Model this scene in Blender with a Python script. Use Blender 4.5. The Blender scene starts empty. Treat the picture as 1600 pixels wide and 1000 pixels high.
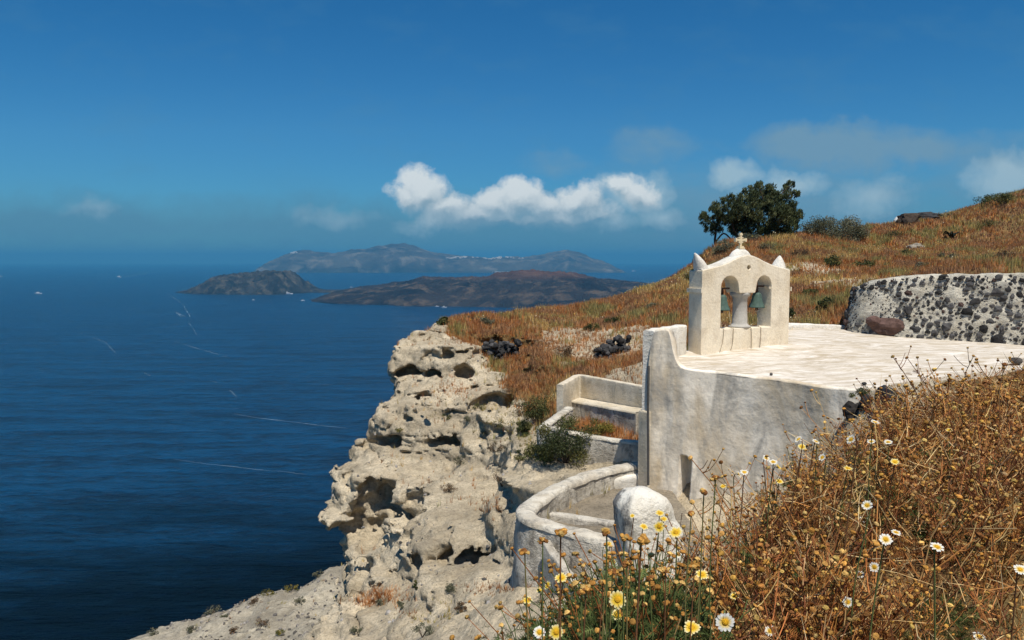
import bpy, bmesh, math, random
import numpy as np
from mathutils import Vector, Matrix
RS = np.random.RandomState(7)
random.seed(7)
C = bpy.context.scene.collection
R = math.radians
scene = bpy.context.scene

# ------------------------------------------------------------------ camera
F = 1250.0; HY = 406.0
PITCH = math.atan((500 - HY) / F)
cp, sp = math.cos(PITCH), math.sin(PITCH)
cam_d = bpy.data.cameras.new('camera'); cam = bpy.data.objects.new('camera', cam_d); C.objects.link(cam)
cam_d.sensor_width = 36; cam_d.lens = F / 1600 * 36
cam_d.clip_start = 0.05; cam_d.clip_end = 200000
cam.rotation_euler = (math.pi / 2 - PITCH, 0, 0)
scene.camera = cam

def D(px, py):
    u = (px - 800) / F; v = (500 - py) / F
    return np.array([u, cp + v * sp, -sp + v * cp])
def P(px, py, Y):
    d = D(px, py); return d * (Y / d[1])

# ------------------------------------------------------------------ noise
_perm = np.random.RandomState(3).permutation(256).astype(np.int32)
_perm = np.concatenate([_perm, _perm, _perm])
_g = np.random.RandomState(5).randn(256, 3).astype(np.float32); _g /= np.linalg.norm(_g, axis=1)[:, None]
def perlin(p):
    p = np.asarray(p, np.float32)
    i = np.floor(p).astype(np.int32); f = p - i; i &= 255
    w = f * f * f * (f * (f * 6 - 15) + 10)
    def cg(dx, dy, dz):
        h = _perm[_perm[_perm[i[:, 0] + dx] + i[:, 1] + dy] + i[:, 2] + dz]
        g = _g[h]
        return g[:, 0] * (f[:, 0] - dx) + g[:, 1] * (f[:, 1] - dy) + g[:, 2] * (f[:, 2] - dz)
    x00 = cg(0,0,0) * (1 - w[:,0]) + cg(1,0,0) * w[:,0]
    x10 = cg(0,1,0) * (1 - w[:,0]) + cg(1,1,0) * w[:,0]
    x01 = cg(0,0,1) * (1 - w[:,0]) + cg(1,0,1) * w[:,0]
    x11 = cg(0,1,1) * (1 - w[:,0]) + cg(1,1,1) * w[:,0]
    y0 = x00 * (1 - w[:,1]) + x10 * w[:,1]; y1 = x01 * (1 - w[:,1]) + x11 * w[:,1]
    return y0 * (1 - w[:,2]) + y1 * w[:,2]
def fbm(p, o=4, ridged=False, gain=.5):
    p = np.asarray(p, np.float32); s = 0; a = 1.0
    for k in range(o):
        n = perlin(p * (2.03 ** k) + 17.3 * k)
        if ridged: n = .5 - np.abs(n) * 1.6
        s = s + a * n; a *= gain
    return s
def xyz(x, y, z=None):
    x = np.asarray(x, np.float32).ravel(); y = np.asarray(y, np.float32).ravel()
    z = np.zeros_like(x) if z is None else np.asarray(z, np.float32).ravel()
    return np.stack([x, y, z], 1)
def sstep(a, b, x):
    t = np.clip((x - a) / (b - a), 0, 1); return t * t * (3 - 2 * t)

# ------------------------------------------------------------------ mesh building
class MB:
    def __init__(s): s.v = []; s.f = {}; s.c = []; s.n = 0
    def add(s, v, f, col=None):
        v = np.asarray(v, np.float32).reshape(-1, 3); f = np.asarray(f, np.int64)
        if len(v) == 0 or len(f) == 0: return
        s.f.setdefault(f.shape[1], []).append(f + s.n)
        s.v.append(v); s.n += len(v)
        if col is None: col = (.5, .5, .5)
        col = np.asarray(col, np.float32)
        if col.ndim == 1: col = np.tile(col, (len(v), 1))
        s.c.append(col)
    def build(s, name, m, parent=None, smooth=False, loc=None, kind=None):
        V = np.concatenate(s.v); Cc = np.concatenate(s.c)
        o0 = None
        if parent is not None:
            o0 = np.zeros(3); q = parent
            while q is not None: o0 = o0 + np.array(q.location); q = q.parent
        elif loc is not None: o0 = np.array(loc)
        if o0 is not None: V = V - o0.astype(np.float32)
        loops = []; starts = []; k0 = 0
        for k in s.f:
            ff = np.concatenate(s.f[k]); loops.append(ff.ravel())
            starts.append(k0 + np.arange(len(ff)) * k); k0 += ff.size
        loops = np.concatenate(loops).astype(np.int32); starts = np.concatenate(starts).astype(np.int32)
        me = bpy.data.meshes.new(name)
        me.vertices.add(len(V)); me.vertices.foreach_set('co', V.ravel().astype(np.float32))
        me.loops.add(len(loops)); me.loops.foreach_set('vertex_index', loops)
        me.polygons.add(len(starts)); me.polygons.foreach_set('loop_start', starts)
        me.update(calc_edges=True)
        ca = me.color_attributes.new('Col', 'FLOAT_COLOR', 'POINT')
        ca.data.foreach_set('color', np.concatenate([Cc, np.ones((len(Cc), 1), np.float32)], 1).ravel())
        me.polygons.foreach_set('use_smooth', np.full(len(starts), smooth))
        if m: me.materials.append(m)
        o = bpy.data.objects.new(name, me); C.objects.link(o)
        if parent is not None: o.parent = parent
        elif loc is not None: o.location = loc
        if kind: o['kind'] = kind
        return o
def tag(o, label=None, cat=None, group=None, kind=None):
    if label: o['label'] = label
    if cat: o['category'] = cat
    if group: o['group'] = group
    if kind: o['kind'] = kind
    return o
def thing(name, loc, label, cat, group=None):
    o = bpy.data.objects.new(name, None); C.objects.link(o); o.location = tuple(float(q) for q in loc); o.empty_display_size = .2
    return tag(o, label, cat, group)

def grid_faces(nu, nv, wrap=False):
    a = np.arange(nu * nv).reshape(nu, nv)
    if wrap: a = np.concatenate([a, a[:1]], 0)
    return np.stack([a[:-1, :-1], a[1:, :-1], a[1:, 1:], a[:-1, 1:]], -1).reshape(-1, 4)
def ico(sub=2):
    bm = bmesh.new(); bmesh.ops.create_icosphere(bm, subdivisions=sub, radius=1)
    v = np.array([q.co[:] for q in bm.verts]); f = np.array([[q.index for q in ff.verts] for ff in bm.faces]); bm.free(); return v, f
ICO1, ICO2, ICO3, ICO4 = ico(1), ico(2), ico(3), ico(4)
def tube(mb, pts, rad, n=5, col=None, cap=True):
    pts = np.asarray(pts, float); k = len(pts); rad = np.broadcast_to(np.asarray(rad, float), (k,))
    t = np.gradient(pts, axis=0); t /= np.linalg.norm(t, axis=1)[:, None] + 1e-9
    ref = np.array([0, 0, 1.0]) if abs(t[:, 2]).mean() < .8 else np.array([1.0, 0, 0])
    a = np.cross(t, ref); a /= np.linalg.norm(a, axis=1)[:, None] + 1e-9; b = np.cross(t, a)
    th = np.arange(n) * 2 * np.pi / n
    v = pts[:, None] + rad[:, None, None] * (np.cos(th)[None, :, None] * a[:, None] + np.sin(th)[None, :, None] * b[:, None])
    idx = np.arange(k * n).reshape(k, n); idn = np.roll(idx, -1, 1)
    f = np.stack([idx[:-1], idn[:-1], idn[1:], idx[1:]], -1).reshape(-1, 4)
    mb.add(v.reshape(-1, 3), f, col)
def lathe(mb, prof, base, n=20, col=None, axis=None):
    prof = np.asarray(prof, float); th = np.arange(n) * 2 * np.pi / n
    v = np.stack([prof[None, :, 0] * np.cos(th)[:, None], prof[None, :, 0] * np.sin(th)[:, None], np.broadcast_to(prof[None, :, 1], (n, len(prof)))], -1)
    mb.add(v.reshape(-1, 3) + np.asarray(base), grid_faces(n, len(prof), True), col)
def boxm(mb, c, s, rot=0, col=None):
    x, y, z = np.array(s) / 2
    v = np.array([[-x,-y,-z],[x,-y,-z],[x,y,-z],[-x,y,-z],[-x,-y,z],[x,-y,z],[x,y,z],[-x,y,z]])
    cr, sr = math.cos(rot), math.sin(rot)
    v = np.stack([v[:,0]*cr - v[:,1]*sr, v[:,0]*sr + v[:,1]*cr, v[:,2]], 1) + np.asarray(c)
    mb.add(v, [[0,3,2,1],[4,5,6,7],[0,1,5,4],[1,2,6,5],[2,3,7,6],[3,0,4,7]], col)
def spline(pts, step):
    pts = np.asarray(pts, float)
    out = []
    P0 = np.concatenate([[2 * pts[0] - pts[1]], pts, [2 * pts[-1] - pts[-2]]])
    for i in range(len(pts) - 1):
        a, b, c, d = P0[i], P0[i + 1], P0[i + 2], P0[i + 3]
        n = max(2, int(np.linalg.norm(c - b) / step)); t = (np.arange(n) / n)[:, None]
        out.append(.5 * (2 * b + (c - a) * t + (2 * a - 5 * b + 4 * c - d) * t ** 2 + (3 * b - a - 3 * c + d) * t ** 3))
    out.append(pts[-1:]); return np.concatenate(out)
def polyline(pts, step):
    pts = np.asarray(pts, float); out = []
    for b, c in zip(pts[:-1], pts[1:]):
        n = max(1, int(np.linalg.norm(c - b) / step)); out.append(b + (c - b) * (np.arange(n) / n)[:, None])
    out.append(pts[-1:]); return np.concatenate(out)

# ------------------------------------------------------------------ materials
class NT:
    def __init__(s, tree): s.t = tree; s.L = tree.links
    def n(s, typ, ins=None, **kw):
        nd = s.t.nodes.new(typ)
        for k, v in kw.items(): setattr(nd, k, v)
        for k, v in (ins or {}).items():
            sk = nd.inputs[k]
            if hasattr(v, 'is_output') or isinstance(v, bpy.types.NodeSocket): s.L.new(v, sk)
            else: sk.default_value = v
        return nd
    def math(s, op, a, b=0.0, c=None, clamp=False):
        d = {0: a, 1: b}
        if c is not None: d[2] = c
        return s.n('ShaderNodeMath', d, operation=op, use_clamp=clamp).outputs[0]
    def ramp(s, fac, stops):
        nd = s.n('ShaderNodeValToRGB', {0: fac}); e = nd.color_ramp.elements
        while len(e) < len(stops): e.new(.5)
        for q, (p, c) in zip(e, stops):
            q.position = p; q.color = (c, c, c, 1) if not hasattr(c, '__len__') else (*c[:3], 1)
        return nd.outputs[0]
    def mix(s, fac, a, b, typ='MIX'):
        nd = s.n('ShaderNodeMix', data_type='RGBA', blend_type=typ)
        for sk, v in ((nd.inputs[0], fac), (nd.inputs[6], a), (nd.inputs[7], b)):
            if isinstance(v, bpy.types.NodeSocket): s.L.new(v, sk)
            elif hasattr(v, '__len__'): sk.default_value = (*v[:3], 1)
            else: sk.default_value = v
        return nd.outputs[2]
    def noise(s, vec, scale, detail=4, rough=.55, dist=0, out=0):
        return s.n('ShaderNodeTexNoise', {'Vector': vec, 'Scale': scale, 'Detail': detail, 'Roughness': rough, 'Distortion': dist}).outputs[out]
    def vor(s, vec, scale, feat='F1', out=0, rnd=1.0):
        return s.n('ShaderNodeTexVoronoi', {'Vector': vec, 'Scale': scale, 'Randomness': rnd}, feature=feat).outputs[out]
    def mapping(s, vec, scale=(1,1,1), rot=(0,0,0), loc=(0,0,0)):
        return s.n('ShaderNodeMapping', {'Vector': vec, 'Scale': scale, 'Rotation': rot, 'Location': loc}).outputs[0]
    def bump(s, h, strength=.5, dist=.05, normal=None):
        d = {'Height': h, 'Strength': strength, 'Distance': dist}
        if normal is not None: d['Normal'] = normal
        return s.n('ShaderNodeBump', d).outputs[0]
def new_mat(name):
    m = bpy.data.materials.new(name); m.use_nodes = True; t = m.node_tree; t.nodes.clear(); N = NT(t)
    b = N.n('ShaderNodeBsdfPrincipled'); o = N.n('ShaderNodeOutputMaterial'); t.links.new(b.outputs[0], o.inputs[0])
    N.b = b; N.out = o
    N.co = N.n('ShaderNodeTexCoord').outputs['Object']
    return m, N
def setb(N, col=None, rough=None, normal=None, spec=None):
    def s(k, v):
        if isinstance(v, bpy.types.NodeSocket): N.L.new(v, N.b.inputs[k])
        else: N.b.inputs[k].default_value = (*v[:3], 1) if hasattr(v, '__len__') else v
    if col is not None: s('Base Color', col)
    if rough is not None: s('Roughness', rough)
    if spec is not None: s('Specular IOR Level', spec)
    if normal is not None: N.L.new(normal, N.b.inputs['Normal'])
def attr(N): return N.n('ShaderNodeVertexColor', layer_name='Col').outputs[0]

def mat_plain(name, col, rough=.8, var=.25, scale=6, bump=.2, bd=.02):
    m, N = new_mat(name)
    n = N.noise(N.co, scale, 5)
    c = N.mix(N.ramp(n, [(.3, 0), (.7, 1)]), tuple(q * (1 - var) for q in col), tuple(min(1, q * (1 + var)) for q in col))
    setb(N, c, rough, N.bump(N.noise(N.co, scale * 4, 5), bump, bd), .2)
    return m
def mat_vcol(name, rough=.8, transl=0.0, spec=.15, var=0.0, scale=20):
    m, N = new_mat(name); c = attr(N)
    if var: c = N.mix(var, c, N.mix(1.0, c, N.ramp(N.noise(N.co, scale, 3), [(.3, .35), (.7, 1.0)]), 'MULTIPLY'))
    setb(N, c, rough, None, spec)
    if transl:
        tr = N.n('ShaderNodeBsdfTranslucent', {'Color': c}).outputs[0]
        mx = N.n('ShaderNodeMixShader', {0: transl, 1: N.b.outputs[0], 2: tr}).outputs[0]
        N.L.new(mx, N.out.inputs[0])
    return m
def mat_plaster(name, base, dirt, dark, amount=.5, vertical=.35, bump=.35, scale=1.0, streak=None):
    m, N = new_mat(name)
    vec = N.mapping(N.co, (1, 1, vertical))
    n1 = N.noise(vec, 1.1 * scale, 6, .6, .4); n2 = N.noise(N.mapping(N.co, (1, 1, vertical), loc=(5, 3, 1)), 2.6 * scale, 7, .65, .6)
    n3 = N.noise(N.co, 16 * scale, 5, .6)
    c = N.mix(N.ramp(n1, [(.42, 0), (.62, amount)]), base, dirt)
    c = N.mix(N.ramp(n2, [(.5, 0), (.68, amount)]), c, dark)
    c = N.mix(.5, c, N.mix(1, c, N.ramp(n3, [(.3, .72), (.62, 1)]), 'MULTIPLY'))
    h = N.math('ADD', N.math('MULTIPLY', n3, .6), N.math('MULTIPLY', N.noise(N.co, 4 * scale, 4), 1.2))
    setb(N, c, .92, N.bump(h, bump, .04), .1)
    return m

# ------------------------------------------------------------------ light, sky, haze
SUN_AZ = math.atan2(.32, -.95); SUN_EL = R(66)      # azimuth from +Y towards +X
sd = Vector((math.sin(SUN_AZ) * math.cos(SUN_EL), math.cos(SUN_AZ) * math.cos(SUN_EL), math.sin(SUN_EL)))
sl = bpy.data.lights.new('sun', 'SUN'); sl.energy = 5.0; sl.angle = R(.53); sl.color = (1, .94, .84)
so = bpy.data.objects.new('sun', sl); C.objects.link(so); so.rotation_euler = sd.to_track_quat('Z', 'Y').to_euler()
w = bpy.data.worlds.new('World'); scene.world = w; w.use_nodes = True
w.node_tree.nodes.clear(); N = NT(w.node_tree)
sky = N.n('ShaderNodeTexSky', sky_type='NISHITA', sun_disc=False)
sky.sun_elevation = SUN_EL; sky.sun_rotation = SUN_AZ; sky.air_density = 1.0; sky.dust_density = .3; sky.ozone_density = 3.0; sky.altitude = 200
gen = N.n('ShaderNodeTexCoord').outputs['Generated']
sep = N.n('ShaderNodeSeparateXYZ', {0: gen})
dy = N.math('MAXIMUM', sep.outputs[1], .02)
front = N.ramp(sep.outputs[1], [(.05, 0), (.3, 1)])
gu = N.math('DIVIDE', sep.outputs[0], dy); gv = N.math('DIVIDE', sep.outputs[2], dy)
guv = N.n('ShaderNodeCombineXYZ', {0: gu, 1: gv, 2: 0.0}).outputs[0]
warp = N.n('ShaderNodeTexNoise', {'Vector': guv, 'Scale': 26.0, 'Detail': 7.0, 'Roughness': .62}).outputs[1]
wv = N.n('ShaderNodeVectorMath', {0: warp, 1: (.5, .5, .5)}, operation='SUBTRACT').outputs[0]
wv = N.n('ShaderNodeVectorMath', {0: wv, 'Scale': .045}, operation='SCALE').outputs[0]
cuv = N.n('ShaderNodeVectorMath', {0: guv, 1: wv}, operation='ADD').outputs[0]
def sky_uv(px, py): d = D(px, py); return d[0] / d[1], d[2] / d[1]
def puffs(lst, cuv=cuv):
    tot = None
    for px, py, rx, ry, a in lst:
        u, v = sky_uv(px, py)
        q = N.n('ShaderNodeVectorMath', {0: cuv, 1: (u, v, 0)}, operation='SUBTRACT').outputs[0]
        q = N.n('ShaderNodeVectorMath', {0: q, 1: (F / rx, F / ry, 0)}, operation='MULTIPLY').outputs[0]
        l = N.n('ShaderNodeVectorMath', {0: q}, operation='LENGTH').outputs[1]
        e = N.math('MULTIPLY', N.math('SUBTRACT', 1.0, l, clamp=True), a)
        tot = e if tot is None else N.math('MAXIMUM', tot, e)
    return tot
n_a = N.noise(guv, 16, 8, .6); n_b = N.noise(N.mapping(guv, (1, 2.2, 1)), 9, 6, .6); n_c = N.noise(N.mapping(guv, loc=(.012, -.02, 0)), 30, 7, .6)
bright = puffs([(665, 300, 62, 52, 1), (640, 305, 50, 34, .8), (700, 325, 70, 45, .9), (770, 320, 60, 40, .85), (815, 310, 62, 48, 1), (850, 325, 70, 44, .9), (900, 315, 62, 48, .95), (925, 335, 70, 36, .7), (740, 338, 130, 32, .95), (870, 340, 130, 32, .9), (1002, 302, 48, 40, .8), (966, 292, 28, 24, .6)])
soft = puffs([(985, 305, 60, 40, .8), (1015, 300, 48, 44, .85), (955, 290, 36, 28, .6), (1150, 272, 52, 30, .85), (1235, 288, 74, 30, .75), (1575, 280, 80, 52, .8), (1365, 305, 80, 48, .6), (1030, 340, 52, 26, .6), (965, 350, 50, 22, .5), (150, 328, 85, 26, .26), (530, 342, 120, 28, .28), (660, 350, 70, 20, .4), (1180, 300, 60, 26, .5)])
grey = puffs([(1250, 225, 110, 42, .85), (1330, 232, 170, 50, .9), (1420, 235, 120, 46, .7), (1020, 230, 90, 40, .4), (870, 255, 70, 30, .35), (1250, 320, 500, 120, .35), (1560, 250, 140, 60, .5)])
band = puffs([(100, 352, 520, 60, 1), (500, 358, 480, 62, 1), (800, 375, 520, 90, 1.1), (1080, 370, 420, 90, 1), (1400, 350, 420, 80, .6), (250, 405, 800, 75, 1), (1000, 405, 800, 75, 1)])
LST_ = [(665, 300, 62, 52, 1), (640, 305, 50, 34, .8), (700, 325, 70, 45, .9), (770, 320, 60, 40, .85), (815, 310, 62, 48, 1), (850, 325, 70, 44, .9), (900, 315, 62, 48, .95), (925, 335, 70, 36, .7), (740, 338, 130, 32, .95), (870, 340, 130, 32, .9), (1002, 302, 48, 40, .8), (966, 292, 28, 24, .6)]
sh_ = (-.004, .011, 0)
d0_ = N.math('ADD', bright, N.math('MULTIPLY', N.math('SUBTRACT', n_a, .5), 1.0))
d1_ = N.math('ADD', puffs(LST_, N.n('ShaderNodeVectorMath', {0: cuv, 1: sh_}, operation='ADD').outputs[0]), N.math('MULTIPLY', N.math('SUBTRACT', N.noise(N.mapping(guv, loc=sh_), 16, 8, .6), .5), 1.0))
mb_ = N.ramp(N.math('ADD', bright, N.math('MULTIPLY', N.math('SUBTRACT', n_a, .5), 1.25)), [(.18, 0), (.5, .94)])
mb_ = N.math('MULTIPLY', mb_, N.ramp(gv, [(sky_uv(0, 372)[1], 0), (sky_uv(0, 318)[1], 1)]))
mb_ = N.math('MULTIPLY', mb_, N.ramp(bright, [(0, 0), (.12, 1)]))
ms_ = N.ramp(N.math('ADD', soft, N.math('MULTIPLY', N.math('SUBTRACT', n_a, .5), .8)), [(.06, 0), (.6, .8)])
ms_ = N.math('MULTIPLY', ms_, N.ramp(soft, [(0, 0), (.15, 1)]))
mg_ = N.ramp(N.math('ADD', grey, N.math('MULTIPLY', N.math('SUBTRACT', n_b, .5), .9)), [(-.05, 0), (.55, .85)])
mg_ = N.math('MULTIPLY', mg_, N.ramp(grey, [(0, 0), (.15, 1)]))
mn_ = N.ramp(N.math('ADD', band, N.math('MULTIPLY', N.math('SUBTRACT', n_b, .5), .7)), [(.0, 0), (.75, .8)])
# vertical zone of cumulus: lit tops, greyer bases
lit = N.math('ADD', N.math('ADD', N.math('MULTIPLY', N.math('SUBTRACT', d0_, d1_), 1.7), .30), N.math('MULTIPLY', N.ramp(gv, [(sky_uv(0, 355)[1], 0), (sky_uv(0, 285)[1], 1)]), .42), clamp=True)
hs = N.n('ShaderNodeHueSaturation', {'Color': sky.outputs[0], 'Saturation': 1.25, 'Hue': .495, 'Value': 1.0}).outputs[0]
tcol = N.ramp(gv, [(0.0, (.20, .58, .90)), (.16, (.34, .74, .98)), (.40, (.25, .73, .95))])
tint = N.mix(1.0, hs, tcol, 'MULTIPLY')
# deep blue overhead, hazier towards the horizon
K = 1.0
col = N.mix(N.math('MULTIPLY', mn_, front), tint, (1.15 * K, 2.9 * K, 4.35 * K))
col = N.mix(N.math('MULTIPLY', mg_, front), col, (2.1 * K, 3.8 * K, 5.2 * K))
col = N.mix(N.math('MULTIPLY', ms_, front), col, (4.6 * K, 6.4 * K, 7.4 * K))
cl = N.mix(lit, (3.2 * K, 4.7 * K, 5.7 * K), (8.8 * K, 9.4 * K, 9.5 * K))
col = N.mix(N.math('MULTIPLY', mb_, front), col, cl)
bg = N.n('ShaderNodeBackground', {0: col, 1: .085})
wo = N.n('ShaderNodeOutputWorld'); w.node_tree.links.new(bg.outputs[0], wo.inputs[0])
scene.view_settings.view_transform = 'Standard'; scene.view_settings.look = 'None'
scene.view_settings.exposure = 0.0; scene.view_settings.gamma = 1.0
scene.render.engine = 'CYCLES'
cy = scene.cycles
cy.max_bounces = 6; cy.diffuse_bounces = 3; cy.glossy_bounces = 2; cy.transmission_bounces = 2; cy.volume_bounces = 0; cy.transparent_max_bounces = 8
cy.use_denoising = True; cy.use_adaptive_sampling = True; cy.adaptive_threshold = .02
cy.sample_clamp_indirect = 4

SEA = -220.0
FAR = 44000.0
mb = MB(); hb = FAR + 500
boxm(mb, (0, 0, (300 + SEA - 1) / 2), (2 * hb, 2 * hb, 300 - SEA + 1))
haze_m = bpy.data.materials.new('haze_air'); haze_m.use_nodes = True; haze_m.node_tree.nodes.clear(); NH = NT(haze_m.node_tree)
pv = NH.n('ShaderNodeVolumePrincipled', {'Color': (.10, .44, .75, 1), 'Density': 6.0e-5, 'Anisotropy': 0.0})
ho = NH.n('ShaderNodeOutputMaterial'); haze_m.node_tree.links.new(pv.outputs[0], ho.inputs[1])
haze = mb.build('haze', haze_m, kind='stuff'); haze['label'] = 'thin blue sea haze over the water'; haze.display_type = 'WIRE'

# ------------------------------------------------------------------ sea
m_sea, N = new_mat('sea_water')
pos = N.co
v1 = N.mapping(pos, (1, 3.2, 1), rot=(0, 0, R(-12)))
big = N.noise(N.mapping(pos, (.4, 2.4, 1), rot=(0, 0, R(-16))), .010, 6, .7)
mid = N.noise(v1, .026, 5, .62, .6); sm = N.noise(v1, .085, 5, .65, .3)
h = N.math('ADD', N.math('MULTIPLY', mid, 1.0), N.math('MULTIPLY', sm, .5))
c = N.mix(N.ramp(N.math('ADD', N.math('MULTIPLY', big, .35), N.math('ADD', N.math('MULTIPLY', mid, .4), N.math('MULTIPLY', sm, .35))), [(.48, 0), (.61, 1)]), (.0001, .010, .036), (.0008, .062, .165))
# position mask broken by noise: nearer water gets darker base colour and lower specular
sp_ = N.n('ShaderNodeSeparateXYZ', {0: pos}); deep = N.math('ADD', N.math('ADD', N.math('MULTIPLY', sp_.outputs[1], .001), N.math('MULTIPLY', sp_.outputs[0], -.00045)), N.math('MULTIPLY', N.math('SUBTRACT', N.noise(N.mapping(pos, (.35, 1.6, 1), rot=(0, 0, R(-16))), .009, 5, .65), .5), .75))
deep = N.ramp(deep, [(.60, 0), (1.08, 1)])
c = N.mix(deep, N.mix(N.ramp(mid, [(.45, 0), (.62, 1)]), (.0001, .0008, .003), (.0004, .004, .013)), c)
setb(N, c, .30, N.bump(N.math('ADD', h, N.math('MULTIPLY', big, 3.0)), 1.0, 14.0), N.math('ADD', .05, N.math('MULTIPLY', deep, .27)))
N.b.inputs['IOR'].default_value = 1.33
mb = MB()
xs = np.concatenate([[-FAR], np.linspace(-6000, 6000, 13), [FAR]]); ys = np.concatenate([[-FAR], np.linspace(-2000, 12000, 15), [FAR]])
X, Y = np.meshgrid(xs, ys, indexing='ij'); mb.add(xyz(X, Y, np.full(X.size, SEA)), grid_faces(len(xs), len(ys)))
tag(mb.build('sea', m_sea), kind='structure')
# ------------------------------------------------------------------ islands
def island(name, label, prof, yc, dfront, dback, m, amp, nsc, nx=420, ny=160, seed=0, shore=None, steep=.6):
    """prof: ridge line as (px, py) at distance yc; the land falls to the water over dfront metres towards us and dback behind."""
    pr = np.array([P(a, b, yc) for a, b in prof]); xr = pr[:, 0]; zr = pr[:, 2] - SEA
    x = np.linspace(xr[0], xr[-1], nx); t = np.linspace(-1.15, 1.15, ny)
    df = np.interp(x, xr, np.array(dfront, float)) if hasattr(dfront, '__len__') else np.full(nx, dfront)
    X = np.repeat(x[:, None], ny, 1); T = np.repeat(t[None], nx, 0)
    Yv = yc + np.where(T < 0, T * df[:, None], T * dback)
    n0 = fbm(xyz(X * nsc * .5 + seed, Yv * nsc * .5), 3).reshape(X.shape)
    sh = np.clip(1 - np.abs(T + .10 * n0), 0, 1.2) ** steep
    rid = fbm(xyz(X * nsc + seed * 3, Yv * nsc), 6, True).reshape(X.shape)
    H = np.interp(X, xr, zr)
    r2 = fbm(xyz(X * nsc * 4 + seed, Yv * nsc * 4), 4, True).reshape(X.shape)
    Z = H * sh * (1 + .3 * n0) + ((amp * rid + amp * .35 * r2) * np.clip(sh * 2, 0, 1) - amp * .3) * np.clip(H / 90, .06, 1)
    Z = np.where(np.abs(T) > 1.0, -25, Z) ; Z = np.maximum(Z, -25)
    mb = MB(); mb.add(xyz(X, Yv, Z + SEA), grid_faces(nx, ny))
    o = mb.build(name, m, smooth=False); tag(o, label, 'island', kind='structure'); 
    return X, Yv, Z + SEA
def mat_island(name, c1, c2, c3, sc, top=None, zt=0):
    m, N = new_mat(name)
    n1 = N.noise(N.co, sc, 8, .62, .6); n2 = N.noise(N.mapping(N.co, loc=(900, 30, 5)), sc * 2.3, 8, .65, .4)
    c = N.mix(N.ramp(n1, [(.38, 0), (.6, 1)]), c1, c2)
    c = N.mix(N.ramp(n2, [(.5, 0), (.66, .9)]), c, c3)
    if top is not None:
        z = N.n('ShaderNodeSeparateXYZ', {0: N.co}).outputs[2]
        c = N.mix(N.math('MULTIPLY', N.ramp(N.math('DIVIDE', N.math('SUBTRACT', z, zt), 60.0), [(0, 0), (1, 1)]), N.ramp(n1, [(.3, .2), (.6, 1)])), c, top)
    setb(N, c, .95, N.bump(N.math('ADD', n2, n1), 1.0, 22.0), .05)
    return m
m_lava = mat_island('dark_lava', (.010, .0095, .013), (.030, .025, .025), (.105, .078, .056), .0035, (.13, .062, .04), SEA + 105)
m_lava2 = mat_island('dark_lava_islet', (.012, .012, .015), (.04, .038, .036), (.11, .095, .07), .006)
m_far = mat_island('far_island_rock', (.03, .03, .032), (.085, .075, .06), (.19, .16, .12), .0016)
island('nea_island', 'low dark lava island with a rusty cone in the middle of the bay', [(500, 466), (520, 458), (560, 452), (640, 445), (662, 438), (700, 437.5), (760, 437), (800, 431), (830, 428.5), (870, 430), (900, 432), (940, 441), (1010, 447), (1090, 452)], 4700, [250, 500, 700, 800, 900, 950, 1000, 1050, 1100, 1150, 1150, 1150, 1100, 900], 1500, m_lava, 34, .0042, seed=2, nx=560, steep=.55)
island('islet', 'small rugged dark islet left of the larger lava island', [(283, 455), (300, 452), (325, 443), (345, 434), (365, 429), (400, 428), (430, 426), (452, 425.5), (468, 441), (480, 451), (490, 454.5), (520, 454.5), (562, 455.5)], 5450, [100, 180, 260, 320, 360, 380, 400, 400, 300, 160, 100, 80, 80], 420, m_lava2, 34, .007, seed=9, nx=360, ny=120, steep=.5)
FX, FY, FZ = island('far_island', 'long hazy mountainous island on the horizon', [(425, 424), (437, 407), (455, 399), (475, 395), (520, 396), (545, 392), (575, 390), (600, 386), (622, 384), (650, 385), (672, 395), (700, 401), (730, 404), (760, 405), (800, 405), (830, 403), (860, 399), (885, 397), (905, 401), (925, 410), (940, 412), (960, 421), (966, 425)], 15000, 1250, 2500, m_far, 70, .0010, seed=5, nx=520, steep=.42)

# ------------------------------------------------------------------ ground heights
gp = []
def g(px, py, Y): gp.append(P(px, py, Y))
def gw(x, y, z): gp.append(np.array([x, y, z], float))
ridge = [(690,505,40),(720,497,44),(800,489,50),(900,482,54),(960,471,57),(1010,456,58),(1050,438,60),(1080,419,61),(1100,398,62),(1115,386,62),(1150,378,63),(1200,371,64),(1260,364,66),(1350,356,72),(1400,357,76),(1450,351,80),(1500,337,84),(1540,325,88),(1600,316,90),(1720,304,92)]
for a in ridge:
    g(*a); q = P(*a)
    gw(q[0] * 1.05, q[1] + 9, q[2] - 2.6); gw(q[0] * 1.05, q[1] + 40, q[2] - 22)
for a in [(700,545,35),(830,540,36),(830,565,32),(950,532,34),(1000,562,29),(870,592,28),(920,505,46),(1050,480,42),(1240,507,27),(1180,450,40),(1260,440,42),(1300,402,54),(1400,420,45),(1500,384,60),(1600,418,34),(1600,372,60),(1320,497,28),(1700,380,45),(1000,500,40),(1120,420,52),(1380,392,62)]: g(*a)
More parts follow.
